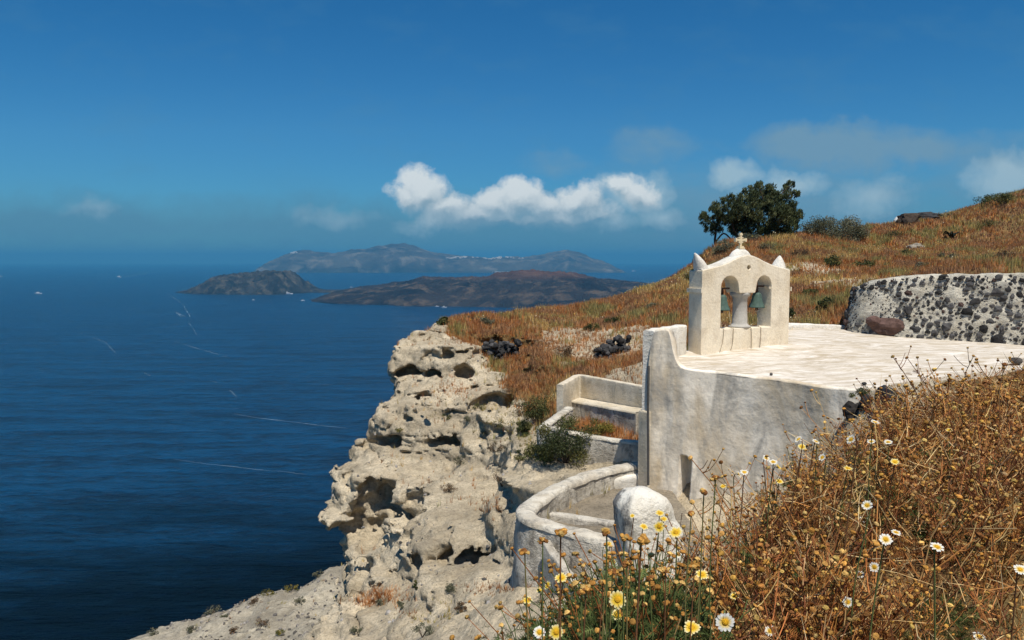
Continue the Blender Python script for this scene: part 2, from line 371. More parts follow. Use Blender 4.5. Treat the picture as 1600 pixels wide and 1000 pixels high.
for a in [(10.9,26.2,-1.2),(11.6,25.0,-.8),(12.5,24.2,-.5),(14.5,23.2,-.3),(17,22,-.2),(8.8,25.2,-2.12),(9.7,25.0,-2.0),(6,24,-2.3),(4.4,22.5,-3.3),(3.2,25,-3.7),
          (6,18.5,-3.2),(5,20.5,-3),(9,19,-2.6),(12,19,-2.4),(15,19.5,-1.9),(18,20,-1.2),
          (0,0,-1.6),(2,0,-1.45),(4,2,-1.0),(.3,2.2,-1.68),(1,2.5,-1.6),(2,3,-1.42),(.1,2.9,-1.8),(.79,3.5,-1.62),(1.34,4.3,-1.6),(2.04,5.2,-1.53),(2.86,5.7,-1.33),(3.84,6.2,-1.40),(3,4,-1.25),(5,7,-1.45),(5,4,-.9),(7,8,-1.4),
          (1.1,5.2,-2.3),(2,6.6,-2.45),(3,7.6,-2.25),(4.2,8.6,-2.05),(5.5,9.2,-1.9),(4.5,11,-2.7),(6.1,14.4,-2.8),(6.5,12,-2.45),(8,12,-2.2),(8,15,-2.35),(9.6,15,-2.25),(11.5,16.5,-2.1),(8,9.5,-1.7),(10,12,-1.9),(13,14.5,-1.9),(18,12,-1.2),(12,5,-.6),(7,0,-.7),
          (-.5,3.5,-2.5),(.1,4,-2.5),(.5,4.6,-2.7),(-1.5,3,-3.0),(-2,1,-3),(-2,6,-4.6),(-1.3,8,-5.3),(.2,6,-3.8),(1.0,8.5,-4.5),(2.6,10.5,-4.6),(4.0,13,-5.0),(5.2,15,-5.2),(-5,6,-7.5),(-5,10,-8.5),(-6,0,-6),(-9,5,-12),
          (3.2,15,-5.4),(2.2,12,-5.2),(1,11.5,-5.5),(0,11,-6.0),(2.4,16.5,-5.5),(1.5,18.5,-5.5),(2.9,18,-5.7),(3.8,16.7,-5.6),(4.6,16.4,-5.6)]: gw(*a)
for a in [(640,525,35),(610,560,33.5),(700,590,31),(640,610,31),(750,620,29),(590,660,29.7),(700,680,27.5),(800,690,25),(780,765,22.3),(640,740,26.2),(520,765,27),(560,830,24.3),(700,830,20.4),(500,825,26),(640,920,18.8),(540,960,20),(790,905,15.8),(720,930,16.7),(700,980,14.7),(820,935,13.6),(600,990,17),(870,700,21.5),(840,640,25)]: g(*a)
for a in [(-9,38,-6),(-9,30,-9),(-9,24,-11),(-8,18,-11.5),(-7,13,-10)]: gw(*a)
gp = np.array(gp)
def _phi(r): return np.sqrt(r * r + .35)
_A = _phi(np.linalg.norm(gp[:, None, :2] - gp[None, :, :2], axis=2)); _n = len(gp)
_M = np.zeros((_n + 3, _n + 3)); _M[:_n, :_n] = _A + 1e-3 * np.eye(_n) * -1; _M[:_n, _n] = 1; _M[:_n, _n + 1:] = gp[:, :2]; _M[_n:, :_n] = _M[:_n, _n:].T
_w = np.linalg.solve(_M, np.concatenate([gp[:, 2], [0, 0, 0]]))
def inpoly(x, y, poly):
    x = np.asarray(x); y = np.asarray(y); r = np.zeros(x.shape, bool); n = len(poly)
    for i in range(n):
        x1, y1 = poly[i][:2]; x2, y2 = poly[(i + 1) % n][:2]
        if y1 == y2: continue
        r ^= ((y1 > y) != (y2 > y)) & (x < (x2 - x1) * (y - y1) / (y2 - y1) + x1)
    return r
def H0(x, y):
    x = np.asarray(x, float); y = np.asarray(y, float); s = x.shape; x = x.ravel(); y = y.ravel(); out = np.zeros(len(x))
    for k in range(0, len(x), 40000):
        xx = x[k:k + 40000]; yy = y[k:k + 40000]
        out[k:k + 40000] = _phi(np.hypot(xx[:, None] - gp[None, :, 0], yy[:, None] - gp[None, :, 1])) @ _w[:_n] + _w[_n] + _w[_n + 1] * xx + _w[_n + 2] * yy
    return out.reshape(s)
# roof of the chapel (plan outline, z by fit)
WALLTOP = [P(1013.5, 566, 17.86), P(1017, 540, 17.84), P(1023, 520, 17.8), P(1040, 517, 17.74), P(1046, 524, 17.7), P(1052, 552, 17.65), P(1060, 571, 17.6), P(1075, 578, 17.5), P(1120, 584, 17.3), P(1180, 592, 16.85), P(1240, 601, 16.3), P(1300, 612, 15.7)]
roof_pts = np.array([P(1050, 577, 17.6), P(1180, 592, 16.8), P(1300, 612, 15.7), P(1095, 560, 19.2), P(1232, 533, 20.4), P(1320, 511, 23.3), P(1600, 539, 21.0), P(1240, 513, 23.4), P(1600, 571, 16.8), P(1460, 531, 22.1)])
_q = lambda x, y: np.stack([np.ones_like(x), x, y, x * y, y * y, x * x], -1)
_rc = np.linalg.lstsq(_q(roof_pts[:, 0], roof_pts[:, 1]), roof_pts[:, 2], rcond=None)[0]
def RZ(x, y): return _q(np.asarray(x, float), np.asarray(y, float)) @ _rc
ROOF_FAR = [(3.25, 18.0), (4.3, 19.7), (5.6, 20.6), (7.3, 21.8), (8.3, 23.4), (9.9, 23.6), (11.8, 22.7), (14.6, 21.4)]
ROOF_NEAR = [tuple(q[:2]) for q in WALLTOP] + [(8.2, 15.8), (10.8, 16.7), (14.6, 18.2)]
ROOF_POLY = ROOF_NEAR + ROOF_FAR[::-1]
print('roof z', [round(float(RZ(np.array(a[0]), np.array(a[1]))), 2) for a in ROOF_POLY])
UPOLY = [tuple(P(*a)[:2]) for a in [(839,668,20.6),(870,671,20.2),(930,684,19.7),(1004,693,19.1)]] + [(3.75, 21.5)] + [tuple(P(*a)[:2]) for a in [(906,586,24.5),(880,601,23.1),(884,636,23.0)]]
LPOLY = [tuple(P(*a)[:2]) for a in [(1002,722,18.6),(925,735,17.7),(880,751,16.9),(838,772,15.9),(814,791,15.2),(810,803,14.75),(824,815,14.3),(860,826,14.0),(910,838,13.6),(950,848,13.4),(982,858,13.3)]] + [(2.6, 13.6), (3.0, 17.9)]
def H(x, y):
    z = H0(x, y); x = np.asarray(x, float); y = np.asarray(y, float)
    m = inpoly(x, y, ROOF_POLY)
    for ox, oy in ((.3, 0), (-.3, 0), (0, .3), (0, -.3)): m = m | inpoly(x + ox, y + oy, ROOF_POLY)
    z = np.where(m, np.minimum(z, RZ(x, y) - .25), z)
    mu = inpoly(x, y, UPOLY)
    for ox, oy in ((.4, 0), (-.3, 0), (0, .3), (0, -.45), (-.2, -.4), (.2, -.4)): mu = mu | inpoly(x + ox, y + oy, UPOLY)
    z = np.where(mu, np.minimum(z, -4.95), z)
    z = np.where(inpoly(x, y, LPOLY), np.minimum(z, -5.45), z)
    return z
def hit(px, py, y0=2.0, y1=110.0, zoff=0.0, step=.05):
    ys = np.arange(y0, y1, step); d = D(px, py); pts = d[None] * (ys / d[1])[:, None]
    hz = H(pts[:, 0], pts[:, 1]) + zoff; b = np.nonzero(pts[:, 2] < hz)[0]
    k = b[0] if len(b) else len(ys) - 1
    zz__ = hz[k] - zoff
    if 'topz' in globals(): zz__ = float(topz(pts[k, 0], pts[k, 1])[0])
    return np.array([pts[k, 0], pts[k, 1], zz__])

# ------------------------------------------------------------------ rock materials
def mat_rock(name, light, mid, dark, grass=None):
    m, N = new_mat(name)
    n1 = N.noise(N.co, .55, 6, .6, .5); n2 = N.noise(N.co, 3.2, 7, .65); n3 = N.noise(N.co, 14, 5, .65)
    c = N.mix(N.ramp(n1, [(.35, 0), (.62, 1)]), mid, light)
    c = N.mix(N.ramp(n2, [(.48, 0), (.72, .75)]), c, tuple(q * .62 for q in mid))
    vd = N.vor(N.mapping(N.co, (1, 1, 1.25)), 7.5); vd2 = N.vor(N.mapping(N.co, loc=(3, 1, 7)), 17.0)
    pits = N.math('MULTIPLY', N.ramp(vd, [(.10, 1), (.2, 0)]), N.ramp(n2, [(.5, 0), (.6, 1)]))
    pits2 = N.math('MULTIPLY', N.ramp(vd2, [(.14, 1), (.26, 0)]), N.ramp(n1, [(.4, .2), (.6, 1)]))
    bed = N.noise(N.mapping(N.co, (.12, .12, 2.6)), 1.0, 5, .6, .3)
    c = N.mix(N.ramp(bed, [(.46, 0), (.6, .55)]), c, tuple(q * .6 for q in mid))
    c = N.mix(N.ramp(N.noise(N.mapping(N.co, loc=(7, 2, 9)), 1.6, 8, .7), [(.52, 0), (.7, .55)]), c, (mid[0] * .75, mid[1] * .76, mid[2] * .8))
    c = N.mix(N.math('MULTIPLY', pits, .85), c, dark)
    c = N.mix(N.math('MULTIPLY', pits2, .6), c, dark)
    c = N.mix(1.0, c, N.ramp(n3, [(.32, .70), (.62, 1.06)]), 'MULTIPLY')
    n5 = N.noise(N.co, 34, 4, .7)
    hgt = N.math('SUBTRACT', N.math('ADD', N.math('MULTIPLY', n2, 1.0), N.math('ADD', N.math('MULTIPLY', n3, .9), N.math('MULTIPLY', n5, .35))), N.math('ADD', N.math('MULTIPLY', pits, .5), N.math('MULTIPLY', pits2, .25)))
    if grass is not None:
        gm = N.n('ShaderNodeSeparateColor', {0: attr(N)}).outputs[0]
        gm = N.ramp(N.math('ADD', gm, N.math('ADD', N.math('MULTIPLY', N.math('SUBTRACT', n2, .5), .9), N.math('MULTIPLY', N.math('SUBTRACT', n3, .5), .9))), [(.35, 0), (.6, 1)])
        gc = N.mix(N.ramp(n3, [(.3, 0), (.7, 1)]), grass[0], grass[1])
        gc = N.mix(N.ramp(n1, [(.4, 0), (.6, .8)]), gc, grass[2])
        c = N.mix(gm, c, gc)
    setb(N, c, .95, N.bump(N.math('ADD', hgt, N.math('MULTIPLY', N.vor(N.co, 3.1, 'DISTANCE_TO_EDGE'), .35)), .8, .10), .06)
    return m
m_rock = mat_rock('pumice_rock', (.69, .585, .42), (.50, .415, .29), (.085, .073, .06), ((.20, .11, .045), (.30, .18, .075), (.15, .115, .05)))

# ------------------------------------------------------------------ cliff: a signed-distance solid, meshed by surface nets
EDGE = np.array([(12,-5.5),(18,-5.0),(20,-4.8),(22,-4.75),(23.2,-5.0),(24.3,-5.6),(25.2,-5.9),(26,-6.0),(27,-6.0),(27.8,-6.2),(28.6,-5.65),(29.6,-5.85),(30.3,-5.3),(31,-4.85),(32,-4.75),(33.3,-5.0),(34.3,-4.9),(35.2,-4.4),(37,-4.1),(40,-3.6),(44,-3.3)])
X0, X1, Y0, Y1, Z0, Z1 = -8.6, 3.6, 13.0, 42.0, -15.0, -2.0
VX = .068
gx = np.arange(X0, X1, VX); gy = np.arange(Y0, Y1, VX * 1.25); gz = np.arange(Z0, Z1, VX)
hg = H(*np.meshgrid(gx, gy, indexing='ij'))
# the tuff stands in steps: steep risers under flat ledges
_gX, _gY = np.meshgrid(gx, gy, indexing='ij'); _wp = (.45 * fbm(xyz(_gX * .22, _gY * .22), 2) + .12 * fbm(xyz(_gX * .9, _gY * .9), 2)).reshape(_gX.shape)
_t = (hg + 3.25) / 1.85 + _wp; _k = np.floor(_t); _f = _t - _k
_ht = (_k + sstep(.16, .50, _f) - _wp) * 1.85 - 3.25
_lip = np.interp(gy, [14, 20, 24, 27, 30, 33, 35, 38, 41, 60], [3.0, 2.2, .8, .2, -.7, -1.4, -2.4, -3.0, -3.4, -9])
_am = .5 * sstep(.9, -.6, _gX - _lip[None, :]) * sstep(15.5, 18, _gY) * sstep(36.5, 34.0, _gY)
hg = hg * (1 - _am) + _ht * _am
gr0 = np.gradient(hg, gx, axis=0); gr1 = np.gradient(hg, gy, axis=1)
nrm = np.sqrt(1 + np.minimum(gr0 ** 2 + gr1 ** 2, 9)).astype(np.float32)
SD = (gz[None, None, :].astype(np.float32) - hg[:, :, None].astype(np.float32)) / nrm[:, :, None]
ex = np.interp(gy, EDGE[:, 0], EDGE[:, 1]).astype(np.float32)
# the sea face: below the edge it leans in a little, with a bulge
de = ex[None, :, None] - gx[:, None, None].astype(np.float32)
_yw = sstep(22.6, 24.2, gy) * sstep(28.5, 26.8, gy)
de = de + (.8 * sstep(-8.6, -9.9, gz)[None, None, :] * _yw[None, :, None]).astype(np.float32) - (.10 * np.exp(-((gz + 8.3) / .45) ** 2)[None, None, :] * np.exp(-((gy - 26) / 1.0) ** 2)[None, :, None]).astype(np.float32)
de = np.broadcast_to(de, SD.shape)
def smax(a, b, k):
    h_ = np.clip(.5 + .5 * (a - b) / k, 0, 1); return b * (1 - h_) + a * h_ + k * h_ * (1 - h_)
SD = smax(SD, de, .5)
def band(lim): return np.nonzero(np.abs(SD) < lim)
b = band(1.6)
pts = xyz(gx[b[0]], gy[b[1]], gz[b[2]])
nz = fbm(pts * np.array([.33, .33, .6]), 3) * .62 + np.abs(fbm(pts * np.array([.8, .8, 1.3]) + 31, 3)) * -.42 + .12
# strata: ledges that stick out at uneven heights
zz = pts[:, 2] + .5 * fbm(pts * .25 + 7, 2) + .04 * pts[:, 0]
st = perlin(np.stack([zz * 1.25, zz * 0 + 3.3, zz * 0 + .5 + pts[:, 1] * .02], 1))
amt = sstep(3.0, .5, pts[:, 0]) * sstep(14.5, 18, pts[:, 1])
sl_ = zz * .60 + .30 * fbm(pts * np.array([.22, .22, .1]) + 50, 2) + .1; fr_ = sl_ - np.floor(sl_)
led = .8 * fr_ ** 4 * sstep(.985, .93, fr_) * sstep(-.25, .25, perlin(pts * np.array([.3, .3, .5]) + 77)) * .62
crk = np.clip(1 - np.abs(perlin(pts * np.array([.55, .55, 1.5]) + 13) ) / .045, 0, 1) * .20 + np.clip(1 - np.abs(perlin(pts * np.array([1.3, 1.3, 2.4]) + 63)) / .06, 0, 1) * .09
SD[b] += (-nz * .85 - st * .4 + .05 - led + crk) * (.25 + .75 * amt)
# hollows: (px, py, half sizes x, y, z metres, depth offset into the rock)
CAV = [(598,796,1.35,1.4,.8,.65),(634,803,.85,1.3,.72,.6),(575,770,.5,.8,.42,.3),(552,838,1.15,1.4,.62,.55),(584,852,.75,1.1,.5,.45),(530,838,.5,.8,.35,.25),
       (550,905,.5,1.4,1.15,.45),(735,872,1.25,1.0,.26,.45),(690,878,.5,.7,.3,.3),(625,850,.5,.6,.35,.3),(640,580,1.0,1.0,.26,.45),(680,583,.7,.9,.22,.4),(725,583,.55,.8,.32,.35),
       (772,630,.85,1.0,.42,.5),(755,570,.3,.5,.25,.2),(622,688,.8,.9,.28,.4),(590,690,.4,.6,.25,.3),(695,690,.9,.8,.2,.3),(712,690,.3,.5,.24,.25),(572,690,.25,.5,.4,.2),(540,722,.4,.6,.3,.25),(540,748,.4,.6,.25,.25),(605,600,.35,.6,.25,.25),
       (655,880,.35,.5,.3,.2),(780,600,.3,.4,.2,.2),(660,620,.5,.5,.18,.25),(735,745,.5,.5,.15,.2),(640,655,.6,.5,.15,.2),(560,665,.3,.4,.3,.2),(620,860,.6,.6,.3,.3),(700,555,.3,.5,.2,.2)]
def hits(px, py):
    d = D(px, py); ys = np.arange(14, 41, .05); pt = d[None] * (ys / d[1])[:, None]
    i = np.round((pt[:, 0] - X0) / VX).astype(int); j = np.round((pt[:, 1] - Y0) / (VX * 1.25)).astype(int); k = np.round((pt[:, 2] - Z0) / VX).astype(int)
    ok = (i >= 0) & (j >= 0) & (k >= 0) & (i < len(gx)) & (j < len(gy)) & (k < len(gz))
    i, j, k, pt = i[ok], j[ok], k[ok], pt[ok]
    q = np.nonzero(SD[i, j, k] < 0)[0]
    return pt[q[0]] if len(q) else None
cav_at = []
for px, py, ax, ay, az, dep in CAV:
    c = hits(px, py)
    if c is None: print('cavity miss', px, py); continue
    cav_at.append((c + np.array([0, dep, 0]), ax, ay, az))
rr = np.random.RandomState(11)
for q in range(26):
    c = hits(rr.uniform(500, 820), rr.uniform(540, 985))
    if c is None: continue
    s = rr.uniform(.07, .2); cav_at.append((c + np.array([0, .06, -.02]), s * rr.uniform(.8, 1.8), s * 1.2, s * rr.uniform(.6, 1)))
for c, ax, ay, az in cav_at:
    i0, i1 = np.searchsorted(gx, [c[0] - ax * 1.6, c[0] + ax * 1.6]); j0, j1 = np.searchsorted(gy, [c[1] - ay * 1.6, c[1] + ay * 1.6]); k0, k1 = np.searchsorted(gz, [c[2] - az * 1.6, c[2] + az * 1.6])
    if i1 <= i0 or j1 <= j0 or k1 <= k0: continue
    gX, gY, gZ = np.meshgrid(gx[i0:i1], gy[j0:j1], gz[k0:k1], indexing='ij')
    wp = xyz(gX, gY, gZ); wn = (fbm(wp * 1.7, 2) * .35).reshape(gX.shape)
    r_ = np.sqrt(((gX - c[0]) / ax) ** 2 + ((gY - c[1]) / ay) ** 2 + ((gZ - c[2] + .25 * np.abs(gX - c[0])) / az) ** 2)
    e = ((r_ - 1 + wn) * min(ax, ay, az)).astype(np.float32)
    SD[i0:i1, j0:j1, k0:k1] = smax(SD[i0:i1, j0:j1, k0:k1], -e, .07)
b = band(.5)
pts = xyz(gx[b[0]], gy[b[1]], gz[b[2]])
SD[b] += np.abs(fbm(pts * np.array([1.0, 1.0, 1.7]) + 3, 3)) * .20 - .055 + np.abs(fbm(pts * 2.6 + 9, 2)) * .06 - .018 - fbm(pts * 7 + 9, 2, True) * .014
def surface_nets(S, ox, sc):
    s = S < 0
    a = s[:-1,:-1,:-1]; al = a.copy(); an = a.copy()
    for dx in (0, 1):
        for dyy in (0, 1):
            for dz in (0, 1):
                q = s[dx:s.shape[0]-1+dx, dyy:s.shape[1]-1+dyy, dz:s.shape[2]-1+dz]; al &= q; an |= q
    act = an & ~al; I = np.argwhere(act); idx = np.full(act.shape, -1, np.int32); idx[act] = np.arange(len(I))
    acc = np.zeros((len(I), 3)); cnt = np.zeros(len(I))
    cor = [(x, y, z) for x in (0, 1) for y in (0, 1) for z in (0, 1)]
    for ia in range(8):
        for ib in range(ia + 1, 8):
            A, B = np.array(cor[ia]), np.array(cor[ib])
            if abs(A - B).sum() != 1: continue
            va = S[tuple((I + A).T)]; vb = S[tuple((I + B).T)]; m = (va < 0) != (vb < 0)
            t = np.where(m, va / np.where(m, va - vb, 1), 0)
            acc[m] += (A + (B - A) * t[:, None])[m]; cnt[m] += 1
    V = (I + acc / cnt[:, None]) * np.array(sc) + np.array(ox)
    Fs = []
    for ax in range(3):
        sl = [slice(None)] * 3; sl2 = [slice(None)] * 3; sl[ax] = slice(0, -1); sl2[ax] = slice(1, None)
        p, q = s[tuple(sl)], s[tuple(sl2)]; e = np.argwhere(p != q)
        o1, o2 = [(1, 2), (2, 0), (0, 1)][ax]
        e = e[(e[:, o1] > 0) & (e[:, o2] > 0) & (e[:, o1] < act.shape[o1]) & (e[:, o2] < act.shape[o2])]
        ins = p[tuple(e.T)]
        d1 = np.zeros(3, int); d1[o1] = 1; d2 = np.zeros(3, int); d2[o2] = 1
        f = np.stack([idx[tuple((e - d1 - d2).T)], idx[tuple((e - d2).T)], idx[tuple(e.T)], idx[tuple((e - d1).T)]], 1)
        f[~ins] = f[~ins][:, ::-1]; Fs.append(f)
    return V, np.concatenate(Fs)
def topz(x, y):
    x = np.atleast_1d(np.asarray(x, float)); y = np.atleast_1d(np.asarray(y, float)); z = H(x, y)
    i = np.round((x - X0) / VX).astype(int); j = np.round((y - Y0) / (VX * 1.25)).astype(int)
    ok = (x > X0 + .8) & (x < X1 - .4) & (y > Y0 + .6) & (y < Y1 - .6) & (i < len(gx)) & (j < len(gy))
    z0_ = z.copy()
    col = SD[np.clip(i, 0, len(gx) - 1)[ok], np.clip(j, 0, len(gy) - 1)[ok]]
    if len(col):
        k = col.shape[1] - 1 - np.argmax((col < 0)[:, ::-1], 1); k = np.clip(k, 0, col.shape[1] - 2); a_ = np.arange(len(k)); s0, s1 = col[a_, k], col[a_, k + 1]
        has = (col < 0).any(1); z[ok] = gz[k] + VX * np.clip(-s0 / np.where(np.abs(s1 - s0) < 1e-6, 1, s1 - s0), 0, 1)
        zz = z[ok]; zz[~has] = -60; z[ok] = zz
    return z
CV, CF = surface_nets(SD, (X0, Y0, Z0), (VX, VX * 1.25, VX))
print('cliff', len(CV), len(CF))
# grass cover: where the land is bare (pale tuff) and where grass grows
BARE = [(905,548,1.6),(960,525,2.0),(1000,540,1.6),(1005,575,1.2),(880,530,1.5),(1330,440,2.2),(1270,420,2.0),(1235,440,1.2),(1240,420,1.5)]
bare_at = np.array([np.append(hit(a, b, 22)[:2], r) for a, b, r in BARE])
def grassy(x, y):
    x = np.asarray(x, float); y = np.asarray(y, float)
    m = np.ones(x.shape); wn = fbm(xyz(x * .7, y * .35), 3).reshape(x.shape) * .9
    for bx, by, r in bare_at:
        m = np.minimum(m, .24 + .76 * sstep(.55, 1.25, np.hypot((x - bx) / r, (y - by) / (r * 1.9)) + wn))
    # the tuff cliff is bare; the meadow starts behind its lip
    lip = np.interp(y, [14, 20, 24, 27, 30, 33, 35, 38, 41, 60], [3.0, 2.6, 1.0, .2, -.7, -1.4, -2.4, -3.0, -3.4, -9])
    m = np.minimum(m, sstep(-.5, .7, x - lip + wn))
    be = np.interp(y, [1, 2.9, 3.5, 4.3, 5.2, 5.8, 6.6, 7.6, 9.2, 12, 15, 22], [-.6, .0, .6, 1.15, 1.8, 2.6, 3.0, 3.8, 5.4, 7, 8, 6]) + wn * .25
    m = np.where(y < 17, np.where(x > be, 1.0, 0.0), m)
    m = np.where((y >= 17) & (y < 22) & (x < 6), 0, m)
    return m
def gcol(x, y, z):
    n = fbm(xyz(np.asarray(x) * .35, np.asarray(y) * .35), 3).reshape(np.shape(x))
    gsy = np.clip(grassy(x, y) + .35 * n * (grassy(x, y) > .05), 0, 1)
    return np.stack([gsy, gsy * 0, gsy * 0], -1).reshape(-1, 3)
mb = MB(); mb.add(CV, CF, gcol(CV[:, 0], CV[:, 1], CV[:, 2]))
tag(mb.build('cliff', m_rock, smooth=True), kind='structure')

# hillside: everything else of the land
def patch(x, y, excl=True):
    X, Y = np.meshgrid(x, y, indexing='ij'); Z = H(X, Y)
    Z = Z + .12 * fbm(xyz(X * .5, Y * .5), 4).reshape(X.shape) * sstep(20, 30, Y) + .03 * fbm(xyz(X * 2, Y * 2), 3).reshape(X.shape)
    ins = (X > X0 + .4) & (X < X1 - .25) & (Y > Y0 + .3) & (Y < Y1 - .4)
    if excl: Z = np.where(ins, Z - .6, Z)
    e2 = np.interp(Y, EDGE[:, 0], EDGE[:, 1])
    Z = np.where(X < e2 + 1.0, Z - 3.0 * (e2 + 1.0 - X), Z)
    f = grid_faces(len(x), len(y)); v = xyz(X, Y, Z)
    if excl:
        core = ((X > X0 + 1.0) & (X < X1 - .8) & (Y > Y0 + .9) & (Y < Y1 - 1)).ravel()
        f = f[~core[f].all(1)]
    return v, f, gcol(X, Y, Z)
mb = MB()
xa = np.concatenate([np.linspace(-60, -9, 18)[:-1], np.arange(-9, 18, .22), np.linspace(18, 90, 110)]); ya = np.concatenate([np.linspace(-25, -1, 12)[:-1], np.arange(-1, 30, .22), np.arange(30, 96, .5), np.linspace(96.5, 160, 20)])
v, f, c = patch(xa, ya)
v[:, 2] = np.maximum(v[:, 2], SEA - .5)
mb.add(v, f, c); tag(mb.build('hillside', m_rock, smooth=True), kind='structure')

# lower slope beyond the cliff foot
lp = np.array([P(530,885,42),P(470,915,41.5),P(430,925,41),P(380,940,40.5),P(330,957,40),P(265,978,39),P(200,1000,38),P(480,1000,33),P(300,1040,33),P(560,960,37),P(520,930,39),P(600,900,42),P(400,1100,28),P(100,1060,35)])
_A2 = np.sqrt(np.linalg.norm(lp[:, None, :2] - lp[None, :, :2], axis=2) ** 2 + 1); A2 = np.block([[_A2, np.ones((len(lp), 1)), lp[:, :2]], [np.ones((1, len(lp))), np.zeros((1, 3))], [lp[:, :2].T, np.zeros((2, 3))]])
w2 = np.linalg.solve(A2, np.concatenate([lp[:, 2], [0, 0, 0]]))
def HL(x, y):
    s = x.shape; x = x.ravel(); y = y.ravel()
    z = np.sqrt((x[:, None] - lp[None, :, 0]) ** 2 + (y[:, None] - lp[None, :, 1]) ** 2 + 1) @ w2[:len(lp)] + w2[len(lp)] + w2[len(lp) + 1] * x + w2[len(lp) + 2] * y
    return z.reshape(s)
crest = np.array([P(530,885,42),P(470,915,41.5),P(430,925,41),P(380,940,40.5),P(330,957,40),P(265,978,39),P(200,1000,38),P(60,1040,36)])[::-1]
x = np.arange(-34, -3.5, .13); y = np.arange(20, 56, .13); X, Y = np.meshgrid(x, y, indexing='ij')
ce = np.interp(X, crest[:, 0], crest[:, 1]) + .5 * fbm(xyz(X * .5, X * 0), 3).reshape(X.shape)
Z = HL(X, np.minimum(Y, ce)) - np.clip(Y - ce, 0, None) * 2.2
nn = fbm(xyz(X * .45, Y * .45, Z * .45), 5).reshape(X.shape); st = perlin(xyz(X * .2, Y * .9, Z)).reshape(X.shape)
Z = Z + .45 * nn + .25 * np.abs(fbm(xyz(X * 1.4 + 5, Y * 1.4), 4).reshape(X.shape)) + .05 * fbm(xyz(X * 4, Y * 4), 2).reshape(X.shape)
Z = np.where(X > -6.0, Z + (X + 6.0) * .5, Z)
mb = MB(); mb.add(xyz(X, Y, Z), grid_faces(len(x), len(y)), (0, 0, 0)); m_scree = mat_rock('scree', (.56, .50, .39), (.36, .32, .25), (.08, .07, .06))
tag(mb.build('lower_slope', m_scree, smooth=True), kind='structure')
LS = (X, Y, Z)
# the rock wall that carries it all down to the water (seen only from other places)
mb = MB(); pts_t = np.array([(-46, -30, -30), (-36, 20, -24), (-34, 36, -23.5), (-24, 43, -22), (-12, 47.5, -23), (-3.8, 52, -24), (4, 75, -26), (20, 130, -30), (60, 160, -35)], float)
rows = []
for k, tt in enumerate(np.linspace(0, 1, 30)):
    q = polyline(pts_t, 2.5); out = np.array([-.72, .69]) * (tt * 120)
    rows.append(np.concatenate([q[:, :2] + out, (q[:, 2] * (1 - tt) + (SEA - 2) * tt)[:, None]], 1))
rows = np.array(rows); nzr = fbm(rows.reshape(-1, 3) * .06, 4).reshape(rows.shape[:2]); rows[1:, :, 0] += nzr[1:] * 4; rows[1:, :, 1] += nzr[1:] * 4
mb.add(rows.reshape(-1, 3), grid_faces(*rows.shape[:2])); tag(mb.build('sea_cliff', m_rock, smooth=True), kind='structure')
# ------------------------------------------------------------------ plaster
m_wall = mat_plaster('weathered_whitewash', (.92, .84, .71), (.58, .47, .32), (.40, .38, .34), .95, .4, .3, .8)
m_tower = mat_plaster('warm_whitewash', (.86, .77, .61), (.70, .57, .38), (.55, .46, .34), .5, .7, .3, 1.4)
m_white = mat_plaster('fresh_whitewash', (.82, .79, .72), (.62, .56, .45), (.45, .42, .36), .5, .8, .5, 1.6)
m_rough = mat_plaster('rough_grey_render', (.66, .61, .52), (.36, .32, .26), (.13, .122, .112), .8, .7, .9, 2.4)
m_cope = mat_plaster('worn_pale_coping', (.68, .63, .53), (.46, .40, .31), (.24, .225, .20), .8, .8, .7, 2.2)
m_terr = mat_plaster('beige_render', (.70, .62, .49), (.50, .42, .29), (.36, .33, .27), .6, .7, .45, 1.5)
def mat_roof():
    m, N = new_mat('roof_limewash')
    st = N.mapping(N.co, (.62, 2.1, 1), rot=(0, 0, R(20)))
    a = N.noise(st, 1.7, 9, .7, 1.6); b2 = N.noise(N.mapping(st, loc=(3, 8, 0)), 4.4, 9, .75, 1.4); d = N.noise(N.co, .5, 4)
    c = N.mix(N.ramp(a, [(.38, 0), (.62, .95)]), (.76, .71, .64), (.44, .36, .25))
    c = N.mix(N.math('MULTIPLY', N.ramp(b2, [(.46, 0), (.70, .85)]), N.ramp(d, [(.40, .1), (.6, 1)])), c, (.34, .29, .22))
    setb(N, c, .9, N.bump(N.math('ADD', a, N.math('MULTIPLY', b2, .6)), .3, .04), .1)
    return m
m_roof = mat_roof()
m_stone = mat_vcol('lava_stone', .95, 0, .04, .75, 9)
m_bell = mat_plain('verdigris_bronze', (.075, .125, .105), .6, .35, 9, .15)
m_iron = mat_plain('rusty_iron', (.09, .05, .035), .7, .3, 20, .2)
m_darkpipe = mat_plain('dark_pipe', (.09, .085, .08), .6, .2, 8, .1)
m_rope = mat_plain('rope', (.36, .29, .2), .9, .2, 30, .2)
m_soil = mat_rock('terrace_soil', (.40, .34, .255), (.31, .26, .19), (.10, .085, .07))

